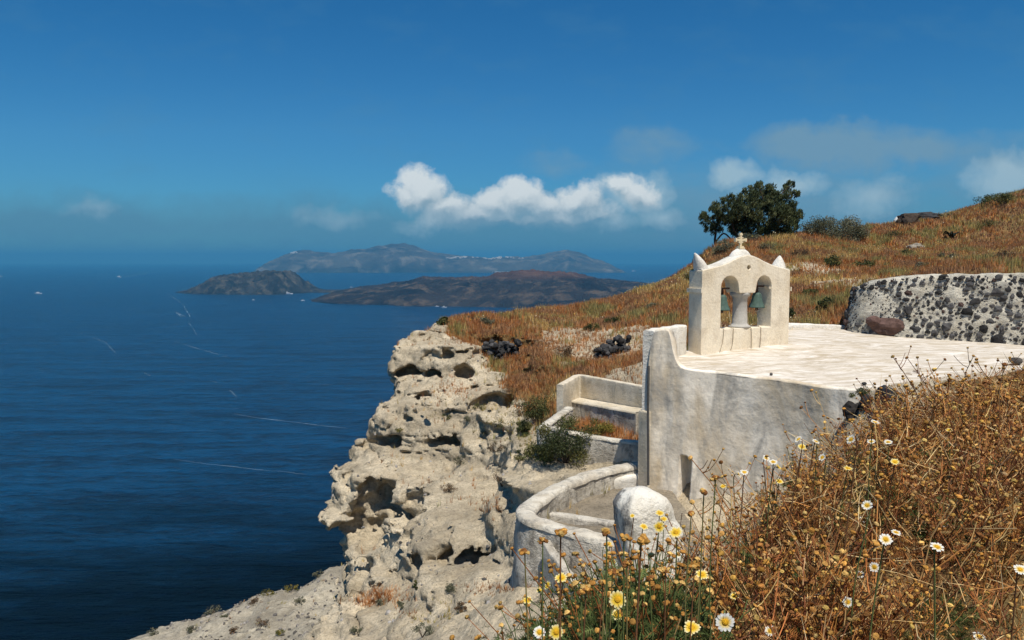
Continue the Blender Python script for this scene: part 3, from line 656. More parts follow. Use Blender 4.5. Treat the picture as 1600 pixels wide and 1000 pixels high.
def sweep(mb, path, thick, zoff=0.0, round_=.05, nv=9, noise=.018, nsc=3.0, batter=0.0, side=1):
    """path rows: x, y, ztop, zbottom of the outer face; thickness goes to the left of the walking direction (side=1)."""
    path = np.asarray(path, float); n = len(path)
    t = np.gradient(path[:, :2], axis=0); t /= np.linalg.norm(t, axis=1)[:, None] + 1e-9
    nr = np.stack([-t[:, 1], t[:, 0]], 1) * side
    zt, zb = path[:, 2], path[:, 3]; th = np.broadcast_to(np.asarray(thick, float), (n,))
    prof = [(0, k / nv) for k in range(nv)]
    cols = []
    def at(off, z): cols.append(np.concatenate([path[:, :2] + nr * np.reshape(off, (-1, 1)), np.reshape(z, (-1, 1))], 1))
    for k in range(nv):
        q = k / nv; at(np.full(n, -batter * (1 - q)), zb + (zt - round_ - zb) * q)
    for a in (0, .35, .7, 1): at(round_ * (1 - math.cos(a * math.pi / 2)) + th * 0, zt - round_ + round_ * math.sin(a * math.pi / 2))
    for a in (.33, .66): at(round_ + (th - 2 * round_) * a, zt)
    for a in (1, .7, .35, 0): at(th - round_ * (1 - math.cos(a * math.pi / 2)), zt - round_ + round_ * math.sin(a * math.pi / 2))
    for k in range(nv - 1, -1, -1):
        q = k / nv; at(th, zb + (zt - round_ - zb) * q)
    G = np.stack(cols, 1); m = G.shape[1]
    nn = fbm(G.reshape(-1, 3) * nsc, 3).reshape(n, m); n2 = fbm(G.reshape(-1, 3) * nsc + 40, 3).reshape(n, m)
    G[:, :, :2] += nr[:, None] * nn[..., None] * noise; G[:, :, 2] += n2 * noise * (np.arange(m) > nv * .6) * (np.arange(m) < m - nv * .6)
    mb.add(G.reshape(-1, 3), grid_faces(n, m)[:, ::(-1 if side == 1 else 1)])
    for e in (0, n - 1):
        idx = np.arange(m) + e * m
        c = G[e].mean(0); base = mb.n; mb.add(np.concatenate([G[e], c[None]]), [[i, (i + 1) % m, m] for i in range(m)])
    return G

# ------------------------------------------------------------------ chapel
cz = -6.3
chapel = thing('chapel', (5.5, 18.5, cz), 'old whitewashed chapel with a flat limewashed roof and curved grey stained front wall', 'chapel')
wt = spline([tuple(q) for q in WALLTOP] + [(6.8, 15.4, float(RZ(np.array(6.8), np.array(15.4))) - .04)], .025)
fz = np.where(wt[:, 0] > 3.75, RZ(wt[:, 0], wt[:, 1]), -99)
path = np.concatenate([wt[:, :2], (np.maximum(wt[:, 2], fz) + .045)[:, None], np.full((len(wt), 1), cz)], 1)
# front wall as a fine sheet with the splayed slit window pressed into it
n = len(path); t = np.gradient(path[:, :2], axis=0); t /= np.linalg.norm(t, axis=1)[:, None]; nr = np.stack([-t[:, 1], t[:, 0]], 1)
zs = np.linspace(0, 1, 130)
G = np.zeros((n, len(zs), 3)); G[:, :, :2] = path[:, None, :2]; G[:, :, 2] = cz + (path[:, None, 2] - .05 - cz) * zs[None]
sarc = np.concatenate([[0], np.cumsum(np.linalg.norm(np.diff(path[:, :2], axis=0), axis=1))])
def arc_of(px):
    u = (path[:, 0] / path[:, 1]) ; k = np.argmin(np.abs(u - (px - 800) / F)); return sarc[k], path[k, 1]
sa, Ya = arc_of(1068); sb_, _ = arc_of(1084)
ztop = P(1077, 711, Ya)[2]; zbot = P(1075, 800, Ya)[2]
zq = (G[:, :, 2] - zbot) / (ztop - zbot); ss = sarc[:, None]
wq = sb_ - sa
left = sa - wq * .35 * np.clip(1 - zq, 0, 1); right = sb_ - wq * .3 * np.clip(1 - zq, 0, 1) ** 2 - wq * .8 * np.clip((zq - .88) / .12, 0, 1) ** 2
ins = sstep(-.012, .012, ss - left) * sstep(-.012, .012, right - ss) * sstep(-.03, .0, zq) * sstep(1.0, .985, zq)
G[:, :, :2] += nr[:, None] * (ins * .5)[..., None]
nn = fbm(G.reshape(-1, 3) * 1.2, 4).reshape(n, -1); G[:, :, :2] += nr[:, None] * (nn * .03 * (1 - ins))[..., None]
mb = MB(); mb.add(G.reshape(-1, 3), grid_faces(n, len(zs)))
# rounded cap and back of the wall
ring = []
for a in np.linspace(0, 1, 6):
    ring.append(np.concatenate([G[:, -1, :2] + nr * (.06 + .02) * (1 - math.cos(a * math.pi / 2)), (path[:, 2] - .05 + .05 * math.sin(a * math.pi / 2))[:, None]], 1))
for off in (.14, .22, .30): ring.append(np.concatenate([G[:, -1, :2] + nr * off, (path[:, 2] - (off - .08) * .2)[:, None]], 1))
ring.append(np.concatenate([G[:, -1, :2] + nr * .32, (path[:, 2] - .4)[:, None]], 1))
ring = np.stack(ring, 1); ring[:, :, 2] += fbm(ring.reshape(-1, 3) * 2.2, 3).reshape(n, -1) * .025
mb.add(ring.reshape(-1, 3), grid_faces(n, ring.shape[1]))
# right-hand return of the wall into the bank
e = path[-1]; q = polyline([(e[0], e[1]), (8.4, 16.1)], .2)
mb.add(np.concatenate([np.stack([q[:, 0], q[:, 1], np.full(len(q), z)], 1)[:, None] for z in (cz, e[2] - .04)], 1).reshape(-1, 3), grid_faces(len(q), 2))
wall = mb.build('wall', m_wall, chapel, smooth=True)
# roof sheet
a = np.concatenate([wt[wt[:, 0] > 3.5][:, :2] + nr[wt[:, 0] > 3.5] * .12, polyline([(6.95, 15.6), (8.4, 16.15), (10.8, 16.7), (14.6, 18.2)], .1)]); b2 = spline([(p[0], p[1], 0) for p in ROOF_FAR], .12)[:, :2]
def res(q, k):
    s = np.concatenate([[0], np.cumsum(np.linalg.norm(np.diff(q, axis=0), axis=1))]); tt = np.linspace(0, s[-1], k)
    return np.stack([np.interp(tt, s, q[:, 0]), np.interp(tt, s, q[:, 1])], 1)
a, b2 = res(a, 220), res(b2, 220); tt = np.linspace(0, 1, 90)
XY = a[:, None] * (1 - tt)[None, :, None] + b2[:, None] * tt[None, :, None]
rz = RZ(XY[..., 0], XY[..., 1]); rz = rz + .05 * fbm(xyz(XY[..., 0] * .6, XY[..., 1] * 1.6), 4).reshape(rz.shape) * sstep(0, .1, tt)[None] - .02
mb = MB(); mb.add(xyz(XY[..., 0], XY[..., 1], rz), grid_faces(220, 90))
skirt = np.stack([np.concatenate([b2, rz[:, -1:]], 1), np.concatenate([b2, rz[:, -1:] - 1.6], 1)], 1); mb.add(skirt.reshape(-1, 3), grid_faces(220, 2))
sk_ = a[:, 0] > 6.7; skirt = np.stack([np.concatenate([a[sk_], rz[sk_, :1]], 1), np.concatenate([a[sk_] + [.03, -.05], rz[sk_, :1] - .12], 1), np.concatenate([a[sk_] + [.05, -.08], rz[sk_, :1] - 1.2], 1)], 1); mb.add(skirt.reshape(-1, 3), grid_faces(int(sk_.sum()), 3))
mb.build('roof', m_roof, chapel, smooth=True)
# low rim along the back edge, corner post with a swooping shoulder, parapet to the belfry
mb = MB(); rp = polyline([(p[0], p[1], float(RZ(np.array(p[0]), np.array(p[1])))) for p in ROOF_FAR[3:6]], .1)
sweep(mb, np.concatenate([rp[:, :2], rp[:, 2:] + .10, rp[:, 2:] - .9], 1), .25, round_=.05)
mb.build('roof_rim', m_white, chapel, smooth=True)
pz = P(1030, 517, 17.8)[2]
mb = MB(); q = polyline([(3.2, 17.92), (3.5, 18.5), (4.25, 19.4)], .08)
sweep(mb, np.concatenate([q, np.full((len(q), 1), pz + .0), np.full((len(q), 1), -5.2)], 1), .26, round_=.05, noise=.03, side=1)
mb.build('parapet', m_white, chapel, smooth=True)
# side buttress and drain pipe at the left corner
a0 = P(998, 640, 18.1); a1 = P(1013, 640, 17.8)
mb = MB(); q = polyline([a0[:2], a1[:2]], .05)
sweep(mb, np.concatenate([q, np.full((len(q), 1), a0[2]), np.full((len(q), 1), -5.6)], 1), .5, round_=.05)
mb.build('buttress', m_terr, chapel, smooth=True)
mb = MB(); pp = [P(1013.5, 572, 17.62), P(1012.5, 640, 17.6), P(1013, 700, 17.6), P(1013, 758, 17.6)]
tube(mb, np.array([[p[0], p[1], p[2]] for p in pp]), .028, 8)
mb.build('drain_pipe', m_darkpipe, chapel, smooth=True)
mb = MB(); lathe(mb, [(0, 0), (.03, 0), (.035, .03), (.02, .05), (0, .05)], P(1205, 586, 17.2) , 10); mb.build('roof_drain', m_darkpipe, chapel)

# ------------------------------------------------------------------ bell tower
TA = P(1095, 560, 19.2); TB = P(1232, 533, 20.4); TW = math.hypot(TB[0] - TA[0], TB[1] - TA[1])
TU = np.array([(TB[0] - TA[0]) / TW, (TB[1] - TA[1]) / TW, 0]); TN = np.array([-TU[1], TU[0], 0])  # TN points away from us
ZS = P(1095, 423, 19.2)[2]; TD = .50
def T(u, v, d=0.0): return np.array([TA[0], TA[1], ZS]) + TU * u + TN * d + np.array([0, 0, v])
tower = thing('bell_tower', (TA[0] + TU[0] * TW / 2, TA[1] + TU[1] * TW / 2, TA[2]), 'cream plastered double arched belfry with a cross on top standing on the chapel roof', 'bell tower')
k = TW / 2.8
def arc(cx, v0, r, ry, n=12, a0=math.pi, a1=0): return [(cx + r * math.cos(q), v0 + ry * math.sin(q)) for q in np.linspace(a0, a1, n)]
outer = [(0, -3.2), (TW, -3.2), (TW, 0), (TW - .35 * k, .07), (TW - .62 * k, .13), (TW - .86 * k, .21), (TW - 1.05 * k, .29), (TW - 1.22 * k, .345), (TW / 2, .375), (1.22 * k, .345), (1.05 * k, .29), (.86 * k, .21), (.62 * k, .13), (.35 * k, .07), (0, 0)]
oL, oR, aL, aR, sill, spr, imp = .585 * k, 2.19 * k, 1.13 * k, 1.70 * k, -1.43, -.40, -.56
hole = [(oL, sill)] + arc((oL + aL) / 2, spr, (aL - oL) / 2, .27) + [(aL + .02, imp + .05), (aL + .05, imp), (aR - .05, imp), (aR - .02, imp + .05)] + arc((aR + oR) / 2, spr, (oR - aR) / 2, .27) + [(oR, sill)]
eye = [(TW / 2 + .045 + .058 * math.cos(q), .07 + .058 * math.sin(q)) for q in np.linspace(0, 2 * math.pi, 15)[:-1]]
def extrude_holes(outer, holes, name, m, parent, T, depth, bev=.018):
    bm = bmesh.new(); es = []
    for lp_ in [outer] + holes:
        vs = [bm.verts.new((u, v, 0)) for u, v in lp_]
        es += [bm.edges.new((vs[i], vs[(i + 1) % len(vs)])) for i in range(len(vs))]
    bmesh.ops.triangle_fill(bm, edges=es, use_beauty=True, normal=(0, 0, 1))
    r = bmesh.ops.extrude_face_region(bm, geom=bm.faces[:]); 
    for v in [q for q in r['geom'] if isinstance(q, bmesh.types.BMVert)]: v.co.z = depth
    bmesh.ops.recalc_face_normals(bm, faces=bm.faces)
    ed = [e for e in bm.edges if len(e.link_faces) == 2 and e.link_faces[0].normal.dot(e.link_faces[1].normal) < .4]
    bmesh.ops.bevel(bm, geom=ed, offset=bev, segments=2, profile=.6, affect='EDGES')
    base = np.zeros(3); q = parent
    while q is not None: base = base + np.array(q.location); q = q.parent
    for v in bm.verts: v.co = Vector(T(v.co.x, v.co.y, v.co.z) - base)
    bmesh.ops.recalc_face_normals(bm, faces=bm.faces)
    me = bpy.data.meshes.new(name); bm.to_mesh(me); bm.free(); me.materials.append(m)
    o = bpy.data.objects.new(name, me); C.objects.link(o); o.parent = parent; return o
extrude_holes(outer, [hole, eye], 'belfry_wall', m_tower, tower, T, TD)
# weathered white cap running over the gable, dome, horns
mb = MB()
us = np.linspace(.02, TW - .02, 60); vs = np.interp(us, [p[0] for p in outer[2:]][::-1], [p[1] for p in outer[2:]][::-1])
G = []
for d, dz in ((.03, -.02), (.015, .012), (.10, .03), (.25, .04), (.40, .03), (TD - .015, .012), (TD - .03, -.02)):
    G.append(np.array([T(u, v + dz, d) for u, v in zip(us, vs)]))
G = np.stack(G, 1); G[:, 2:5, 2] += .012 * fbm(G[:, 2:5].reshape(-1, 3) * 6, 2).reshape(60, 3)
mb.add(G.reshape(-1, 3), grid_faces(60, 7)); mb.build('gable_cap', m_white, tower, smooth=True)
mb = MB(); th = np.linspace(0, 2 * np.pi, 29)[:-1]
prof = [(.36, -.12), (.33, .0), (.28, .09), (.215, .165), (.14, .215), (.07, .24), (.0, .25)]
V = np.array([T(TW / 2 - .03 + r * 1.05 * math.cos(q), .30 + h_, TD / 2 + r * .62 * math.sin(q)) for r, h_ in prof for q in th])
mb.add(V, grid_faces(len(prof), 28)); idx = np.arange(len(prof) * 28).reshape(-1, 28)
mb.add(V, np.stack([idx[:-1, -1], idx[1:, -1], idx[1:, 0], idx[:-1, 0]], 1)); mb.build('dome', m_white, tower, smooth=True)
def horn(u0, lean, h_, name='horn'):
    mb = MB(); rows = []
    for q in np.linspace(0, 1, 10):
        w_ = .15 * (1 - q ** 2.2) + .018; dd = .19 * (1 - q ** 2.0) + .03; cu = u0 + lean * q ** 1.6
        rows.append([T(cu + w_ * math.cos(s), -.04 + (h_ + .04) * q, TD / 2 + dd * math.sin(s)) for s in np.linspace(0, 2 * math.pi, 13)[:-1]])
    rows.append([T(u0 + lean, h_ + .012, TD / 2)] * 12)
    G = np.array(rows); mb.add(G.reshape(-1, 3), grid_faces(11, 12)); ii = np.arange(11 * 12).reshape(11, 12)
    mb.add(G.reshape(-1, 3), np.stack([ii[:-1, -1], ii[1:, -1], ii[1:, 0], ii[:-1, 0]], 1)); mb.build(name, m_white, tower, smooth=True)
horn(.17, -.20, .42); horn(TW - .17, .04, .36)
def tbox(mb, u0, u1, v0, v1, d0, d1):
    v = np.array([T(u, vv, d) for vv in (v0, v1) for d in (d0, d1) for u in (u0, u1)])
    mb.add(v, [[0, 1, 5, 4], [1, 3, 7, 5], [3, 2, 6, 7], [2, 0, 4, 6], [4, 5, 7, 6], [0, 2, 3, 1]])
for u0, u1 in ((-.045, -.001), (TW + .001, TW + .035)):
    mb = MB(); tbox(mb, u0, u1, -.53, -.43, -.03, TD + .03); mb.build('string_course', m_tower, tower)
for u0, u1 in ((oR - .03, oR - .002), (oL + .002, oL + .03)):
    mb = MB(); tbox(mb, u0, u1, spr - .07, spr - .01, .04, TD - .04); mb.build('impost', m_tower, tower)
# column
cb = T(TW / 2, sill, TD / 2)
mb = MB(); lathe(mb, [(.0, 0), (.27, 0), (.27, .045), (.22, .06), (.20, .09), (.185, .12), (.178, .45), (.175, .72), (.19, .74), (.19, .76), (.24, .80), (.25, .83), (.25, .885), (0, .885)], cb, 24)
mb.build('column', mat_plaster('grey_column', (.50, .48, .44), (.40, .37, .31), (.36, .35, .33), .5, .6, .25), tower, smooth=True)
# cross
mb = MB(); uc = TW / 2 - .03; z0 = .53
def cbox(u0, u1, v0, v1, d=.045): tbox(mb, uc + u0 * .82, uc + u1 * .82, z0 + (v0 - z0) * .80, z0 + (v1 - z0) * .80, TD / 2 - d, TD / 2 + d)
cbox(-.10, .10, z0, z0 + .05, .08); cbox(-.075, .075, z0 + .05, z0 + .09, .065)
cbox(-.028, .028, z0 + .09, z0 + .46, .028)
cbox(-.20, -.034, z0 + .25, z0 + .31, .0301); cbox(.034, .20, z0 + .25, z0 + .31, .0301)
for sgn in (-1, 1):
    cbox(min(sgn * .16, sgn * .215), max(sgn * .16, sgn * .215), z0 + .225, z0 + .335, .034)
    cbox(min(sgn * .034, sgn * .085), max(sgn * .034, sgn * .085), z0 + .19, z0 + .235, .027); cbox(min(sgn * .034, sgn * .085), max(sgn * .034, sgn * .085), z0 + .325, z0 + .37, .027)
cbox(-.055, .055, z0 + .42, z0 + .475, .034); cbox(-.03, .03, z0 + .475, z0 + .50, .028)
mb.build('cross', mat_plain('cream_stone', (.78, .66, .44), .85, .15, 10, .2), tower)

def bell(u, vtop, label):
    c = T(u, vtop, TD / 2)
    b = thing('bell', c, label, 'bell', 'bells in the belfry')
    mb = MB(); prof = [(0, -.0), (.05, -.0), (.09, -.02), (.115, -.07), (.125, -.15), (.145, -.24), (.175, -.31), (.20, -.36), (.205, -.385), (.19, -.385), (.165, -.33), (.12, -.2), (.09, -.06), (0, -.04)]
    lathe(mb, [(r, z_) for r, z_ in prof], c, 24); mb.build('bell_body', m_bell, b, smooth=True)
    mb = MB(); tube(mb, [c + [0, 0, -.05], c + [.01, 0, -.38]], .012, 6); lathe(mb, [(0, -.46), (.03, -.45), (.042, -.42), (.03, -.385), (0, -.38)], c, 10); mb.build('clapper', m_iron, b)
    mb = MB(); tube(mb, [c, c + [0, 0, .07], c + TU * .0 + [0, 0, .14]], [.035, .03, .03], 8); tube(mb, [T(u - .33 * k, vtop + .155, TD / 2), T(u + .22 * k, vtop + .155, TD / 2)], .022, 8); mb.build('hanger', m_iron, b)
bell((oL + aL) / 2 - .03, -.60, 'green bronze bell in the left arch of the belfry'); bell((aR + oR) / 2 - .0, -.56, 'green bronze bell in the right arch of the belfry')
for i, (pts, lab) in enumerate([(((.68, sill), (.63, -1.75), (.47, -2.2), (.42, -2.42), (.5, -2.5)), 'thin rope looping down the belfry wall farthest left'), (((.98, sill), (.93, -1.85), (.74, -2.2), (.70, -2.38), (.82, -2.46)), 'thin rope curling at its end below the belfry column'),
                                 (((1.54, sill), (1.55, -1.8), (1.52, -2.2), (1.5, -2.35)), 'thin rope hanging straight down right of the column'), (((1.86, sill), (1.84, -1.75), (1.78, -2.1), (1.66, -2.3)), 'thin rope hanging from the right bell sill farthest right')]):
    pp = np.array([T(u * k, v, -.03 if j else -.012) for j, (u, v) in enumerate(pts)])
    up = np.array([T(pts[0][0] * k + .06, sill + .5, TD / 2), T(pts[0][0] * k + .02, sill + .01, .1)])
    mb = MB(); tube(mb, np.concatenate([up, spline(pp, .05)]), .008, 5); tag(mb.build('bell_rope', m_rope), lab, 'rope', 'bell ropes')

# ------------------------------------------------------------------ stone wall with lava stones set in mortar
m_mortar = mat_plaster('pale_mortar', (.64, .60, .50), (.46, .42, .33), (.27, .255, .23), .8, 1, .9, 2.2)
sw = thing('stone_wall', (11.5, 22.3, -2.2), 'thick rubble wall of black lava stones set in pale mortar behind the roof', 'wall')
swp = spline([(10.75, 24.0), (10.12, 23.75), (10.02, 23.15), (10.5, 22.7), (11.8, 22.15), (13.6, 21.35), (15.5, 20.3), (17.5, 19)], .05)
ns_ = len(swp); ssum = np.concatenate([[0], np.cumsum(np.linalg.norm(np.diff(swp, axis=0), axis=1))])
tn = np.gradient(swp, axis=0); tn /= np.linalg.norm(tn, axis=1)[:, None]; nrm_ = np.stack([tn[:, 1], -tn[:, 0]], 1)   # outward, to us
ztop_s = np.interp(ssum, [0, .7, 1.2, 1.6, 2.2, 3.2, 4.2, 7, 12], [-.72, -.82, -.80, -.62, -.52, -.42, -.42, -.32, -.2])
zbot_s = np.minimum(RZ(swp[:, 0], swp[:, 1]) - .25, -2.2)
hs_ = np.linspace(0, 1, 40)
def wallpt(i, h_, out=0.0):
    lean = .22 * (1 - h_); return np.concatenate([swp[i] + nrm_[i] * (lean + out), [zbot_s[i] + (ztop_s[i] - zbot_s[i]) * h_]])
G = np.array([[wallpt(i, h_, -.10 * max(0, (h_ - .85) / .15) ** 2) for h_ in hs_] + [np.concatenate([swp[i] - nrm_[i] * q, [ztop_s[i] + .02]]) for q in (.12, .3, .5, .65)] + [np.concatenate([swp[i] - nrm_[i] * .72, [ztop_s[i] - .6]])] for i in range(ns_)])
G += (fbm(G.reshape(-1, 3) * 2.6, 4) * .07).reshape(ns_, -1, 1) * np.concatenate([nrm_, np.full((ns_, 1), .6)], 1)[:, None]
mb = MB(); mb.add(G.reshape(-1, 3), grid_faces(ns_, G.shape[1])[:, ::-1]); mb.build('mortar', m_mortar, sw, smooth=True)
mb = MB(); rr = np.random.RandomState(21); placed = []
def add_rock(mb, c, s, col, frame=None, ic=ICO2, rough=.28, seed=0):
    v = ic[0].copy(); d = 1 + rough * fbm(v * 1.3 + seed, 2)[:, None] + .12 * fbm(v * 3 + seed, 2)[:, None]
    v = np.sign(v) * np.abs(v) ** .93 * d * np.asarray(s)
    if frame is not None: v = v @ frame
    mb.add(v + c, ic[1], col)
def rotz(a): return np.array([[math.cos(a), math.sin(a), 0], [-math.sin(a), math.cos(a), 0], [0, 0, 1]])
def rrot(r): 
    q = np.linalg.qr(r.randn(3, 3))[0]; return q
tries = 0
for pas, (cnt, smin, smax_) in enumerate(((34, .105, .165), (210, .055, .095), (580, .03, .055), (700, .014, .028))):
    c_ = 0; tries = 0
    while c_ < cnt and tries < cnt * 30:
        tries += 1; s = rr.uniform(.5, ssum[-1]); h_ = rr.uniform(.03, .985); r_ = rr.uniform(smin, smax_)
        if pas == 0 and h_ > .8: continue
        i = min(np.searchsorted(ssum, s), ns_ - 1); zz_ = zbot_s[i] + (ztop_s[i] - zbot_s[i]) * h_
        if ((s - 1.75) / .62) ** 2 + ((h_ - .56) / .30) ** 2 < 1 and pas < 3: continue
        if any((s - a) ** 2 + (zz_ - b_) ** 2 < (r_ + q) ** 2 * .84 for a, b_, q in placed): continue
        placed.append((s, zz_, r_)); c_ += 1
        fr = np.array([[tn[i][0], tn[i][1], 0], [nrm_[i][0], nrm_[i][1], 0], [0, 0, 1]])
        ang = rr.uniform(-.6, .6); R2 = np.array([[math.cos(ang), 0, math.sin(ang)], [0, 1, 0], [-math.sin(ang), 0, math.cos(ang)]])
        gshade = rr.uniform(.04, .15); col = np.array([1, .97, .97]) * gshade if rr.rand() > .07 else np.array([.12, .08, .07]) * rr.uniform(.7, 1.1)
        add_rock(mb, wallpt(i, h_, -.04 * r_), (r_ * rr.uniform(.75, 1.2), r_ * rr.uniform(.5, .75), r_ * rr.uniform(.7, 1.1)), col, R2 @ fr, ICO2, .75, rr.uniform(0, 90))
mb.build('embedded_stones', m_stone, sw)
mb = MB(); bl = P(1384, 513, 22.6); fr = rotz(-.45)
add_rock(mb, bl + np.array([0, -.05, .05]), (.46, .24, .27), (.16, .10, .085), fr, ICO3, .3, 4); add_rock(mb, bl + np.array([-.36, .0, .20]), (.2, .16, .15), (.17, .105, .09), fr, ICO3, .3, 14)
tag(mb.build('boulder', m_stone, loc=bl), 'reddish brown boulder lying against the foot of the stone wall', 'boulder')

# ------------------------------------------------------------------ lower terrace
lt = thing('terrace_wall', (1.5, 15.5, -5.6), 'curved rough grey terrace wall with a pale top below the chapel', 'wall')
outl = spline([P(1002, 722, 18.7), P(960, 727, 18.3), P(925, 735, 17.8), P(880, 751, 17.0), P(838, 772, 16.0), P(812, 791, 15.2), P(808, 803, 14.7), P(822, 815, 14.2), P(860, 826, 13.9), P(910, 838, 13.5), P(950, 848, 13.3), P(982, 858, 13.2)], .06)
ztw = np.interp(np.arange(len(outl)), np.linspace(0, len(outl) - 1, 12), [P(*a)[2] for a in [(1002,722,18.7),(960,727,18.3),(925,735,17.8),(880,751,17.0),(838,772,16.0),(812,791,15.2),(808,803,14.7),(822,815,14.2),(860,826,13.9),(910,838,13.5),(950,848,13.3),(982,858,13.2)]])
mb = MB(); sweep(mb, np.concatenate([outl[:, :2], outl[:, 2:3], np.full((len(outl), 1), -7.1)], 1), .34, round_=.05, noise=.05, nsc=2.0, batter=.18, nv=16)
mb.build('wall_body', m_rough, lt, smooth=True)
mb = MB()   # pale worn coping as a thin skin on the top
tt = np.gradient(outl[:, :2], axis=0); tt /= np.linalg.norm(tt, axis=1)[:, None]; nl = np.stack([-tt[:, 1], tt[:, 0]], 1)
G = np.stack([np.concatenate([outl[:, :2] + nl * o_, outl[:, 2:3] + dz], 1) for o_, dz in ((-.02, -.07), (-.012, .0), (.04, .03), (.17, .04), (.30, .03), (.352, .0), (.36, -.07))], 1)
G[:, :, 2] += (fbm(G.reshape(-1, 3) * 2.0, 3) * .05).reshape(G.shape[:2])
mb.add(G.reshape(-1, 3), grid_faces(len(outl), 7)[:, ::-1]); mb.build('coping', m_cope, lt, smooth=True)
# sloping buttress on the outside
mb = MB(); A_ = P(848, 846, 13.75); B_ = P(905, 925, 12.6); n_ = 14
q = np.linspace(0, 1, n_); pathb = np.stack([A_[0] + (B_[0] - A_[0]) * q, A_[1] + (B_[1] - A_[1]) * q, A_[2] + (B_[2] - A_[2]) * q ** .9, np.full(n_, -7.3)], 1)
sweep(mb, pathb, .16, round_=.04, noise=.02); mb.build('buttress', m_rough, lt, smooth=True)
# floor inside
mb = MB(); poly = [tuple(q) for q in (outl[:, :2] + nl * .2)[::3]] + [(3.4, 13.6), (3.6, 17.6)]
x = np.arange(0, 4.0, .08); y = np.arange(12.4, 19.2, .08); X, Y = np.meshgrid(x, y, indexing='ij')
Z = -5.12 - .03 * (Y - 15) * 0 + .06 * fbm(xyz(X * 1.2, Y * 1.2), 4).reshape(X.shape) + np.where(Y < 15.0 + .1 * X, .0, -.06)
f = grid_faces(len(x), len(y)); ok = inpoly(X, Y, poly).ravel(); mb.add(xyz(X, Y, Z), f[ok[f].any(1)])
tag(mb.build('terrace_floor', m_soil, smooth=True), kind='structure')
mb = MB(); q = polyline([P(858, 806, 15.6)[:2], P(975, 823, 14.9)[:2]], .1); sweep(mb, np.concatenate([q, np.full((len(q), 1), -5.04), np.full((len(q), 1), -5.4)], 1), .22, round_=.04)
mb.build('step', m_rough, lt, smooth=True)
mb = MB(); q = spline([P(888, 770, 16.9)[:2], P(900, 760, 17.3)[:2], P(930, 755, 17.6)[:2], P(1000, 745, 18.1)[:2]], .1); sweep(mb, np.concatenate([q, np.interp(np.linspace(0, 1, len(q)), [0, .3, 1], [-5.1, -4.93, -4.93])[:, None], np.full((len(q), 1), -5.5)], 1), .3, round_=.08, noise=.04)
mb.build('inner_bench', m_white, lt, smooth=True)
# rounded whitewashed pillar in front
m_pillar, N = new_mat('pillar_limewash')
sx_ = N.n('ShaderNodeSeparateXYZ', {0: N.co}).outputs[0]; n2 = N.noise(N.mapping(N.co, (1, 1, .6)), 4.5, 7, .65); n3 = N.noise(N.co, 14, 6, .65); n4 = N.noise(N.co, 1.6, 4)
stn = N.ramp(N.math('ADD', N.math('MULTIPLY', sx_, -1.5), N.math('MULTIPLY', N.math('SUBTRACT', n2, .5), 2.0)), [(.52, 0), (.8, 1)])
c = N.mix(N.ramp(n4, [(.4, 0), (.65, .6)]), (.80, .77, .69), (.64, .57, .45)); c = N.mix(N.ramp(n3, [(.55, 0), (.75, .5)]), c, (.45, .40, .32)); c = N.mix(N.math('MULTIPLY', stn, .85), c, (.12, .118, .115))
setb(N, c, .95, N.bump(N.math('ADD', n3, n2), .8, .06), .1)
pc = P(1013, 800, 13.0); mb = MB(); rows = []
ztp = P(1013, 760, 13.35)[2]
for q in np.linspace(0, 1, 40):
    zq_ = -6.2 + (ztp + 6.2) * q; hgt = max(0, (zq_ - (ztp - .42)) / .42); sc_ = max(0, 1 - hgt ** 2.2) ** .42
    below = max(0, ztp - zq_)
    xl, xr = -.50, .30 + .30 * min(1, below / .8) ** 1.2
    mid = (xl + xr) / 2 - .03 * hgt; ww = (xr - xl) / 2 * sc_; dd = .40 * sc_
    rows.append([(pc[0] + (mid + ww * np.sign(math.cos(s)) * abs(math.cos(s)) ** .6) * .93 - dd * np.sign(math.sin(s)) * abs(math.sin(s)) ** .6 * .36,
                  pc[1] + .35 + (mid + ww * np.sign(math.cos(s)) * abs(math.cos(s)) ** .6) * .36 + dd * np.sign(math.sin(s)) * abs(math.sin(s)) ** .6 * .93, zq_) for s in np.linspace(0, 2 * math.pi, 49)[:-1]])
G = np.array(rows); nn = fbm(G.reshape(-1, 3) * 3, 4).reshape(G.shape[:2]); ctr = G.mean(1, keepdims=True); n2_ = fbm(G.reshape(-1, 3) * 1.4 + 5, 3).reshape(G.shape[:2]); G[..., :2] += (G - ctr)[..., :2] * (nn * .12 + n2_ * .22)[..., None]; G[..., 2] += .05 * n2_
mb.add(G.reshape(-1, 3), grid_faces(40, 48)); ii = np.arange(40 * 48).reshape(40, 48); mb.add(G.reshape(-1, 3), np.stack([ii[:-1, -1], ii[1:, -1], ii[1:, 0], ii[:-1, 0]], 1))
tag(mb.build('pillar', m_pillar, smooth=True, loc=(pc[0], pc[1], -5.5)), 'rounded whitewashed masonry pillar at the end of the terrace wall', 'pillar')

# ------------------------------------------------------------------ upper terrace behind the chapel
ut = thing('terrace_enclosure', (2.5, 22, -4.6), 'beige plastered terrace walls with a built in bench left of the chapel', 'terrace')
A, B, Cc_ = P(880, 601, 23.1), P(906, 586, 24.6), P(1022, 607, 21.6)
mb = MB(); q = np.concatenate([polyline([A, B], .08), polyline([B, Cc_], .08)[1:]]); sweep(mb, np.concatenate([q, np.full((len(q), 1), -5.2)], 1), .2, round_=.035, side=1, nv=12, noise=.015)
mb.build('back_wall', m_terr, ut, smooth=True)
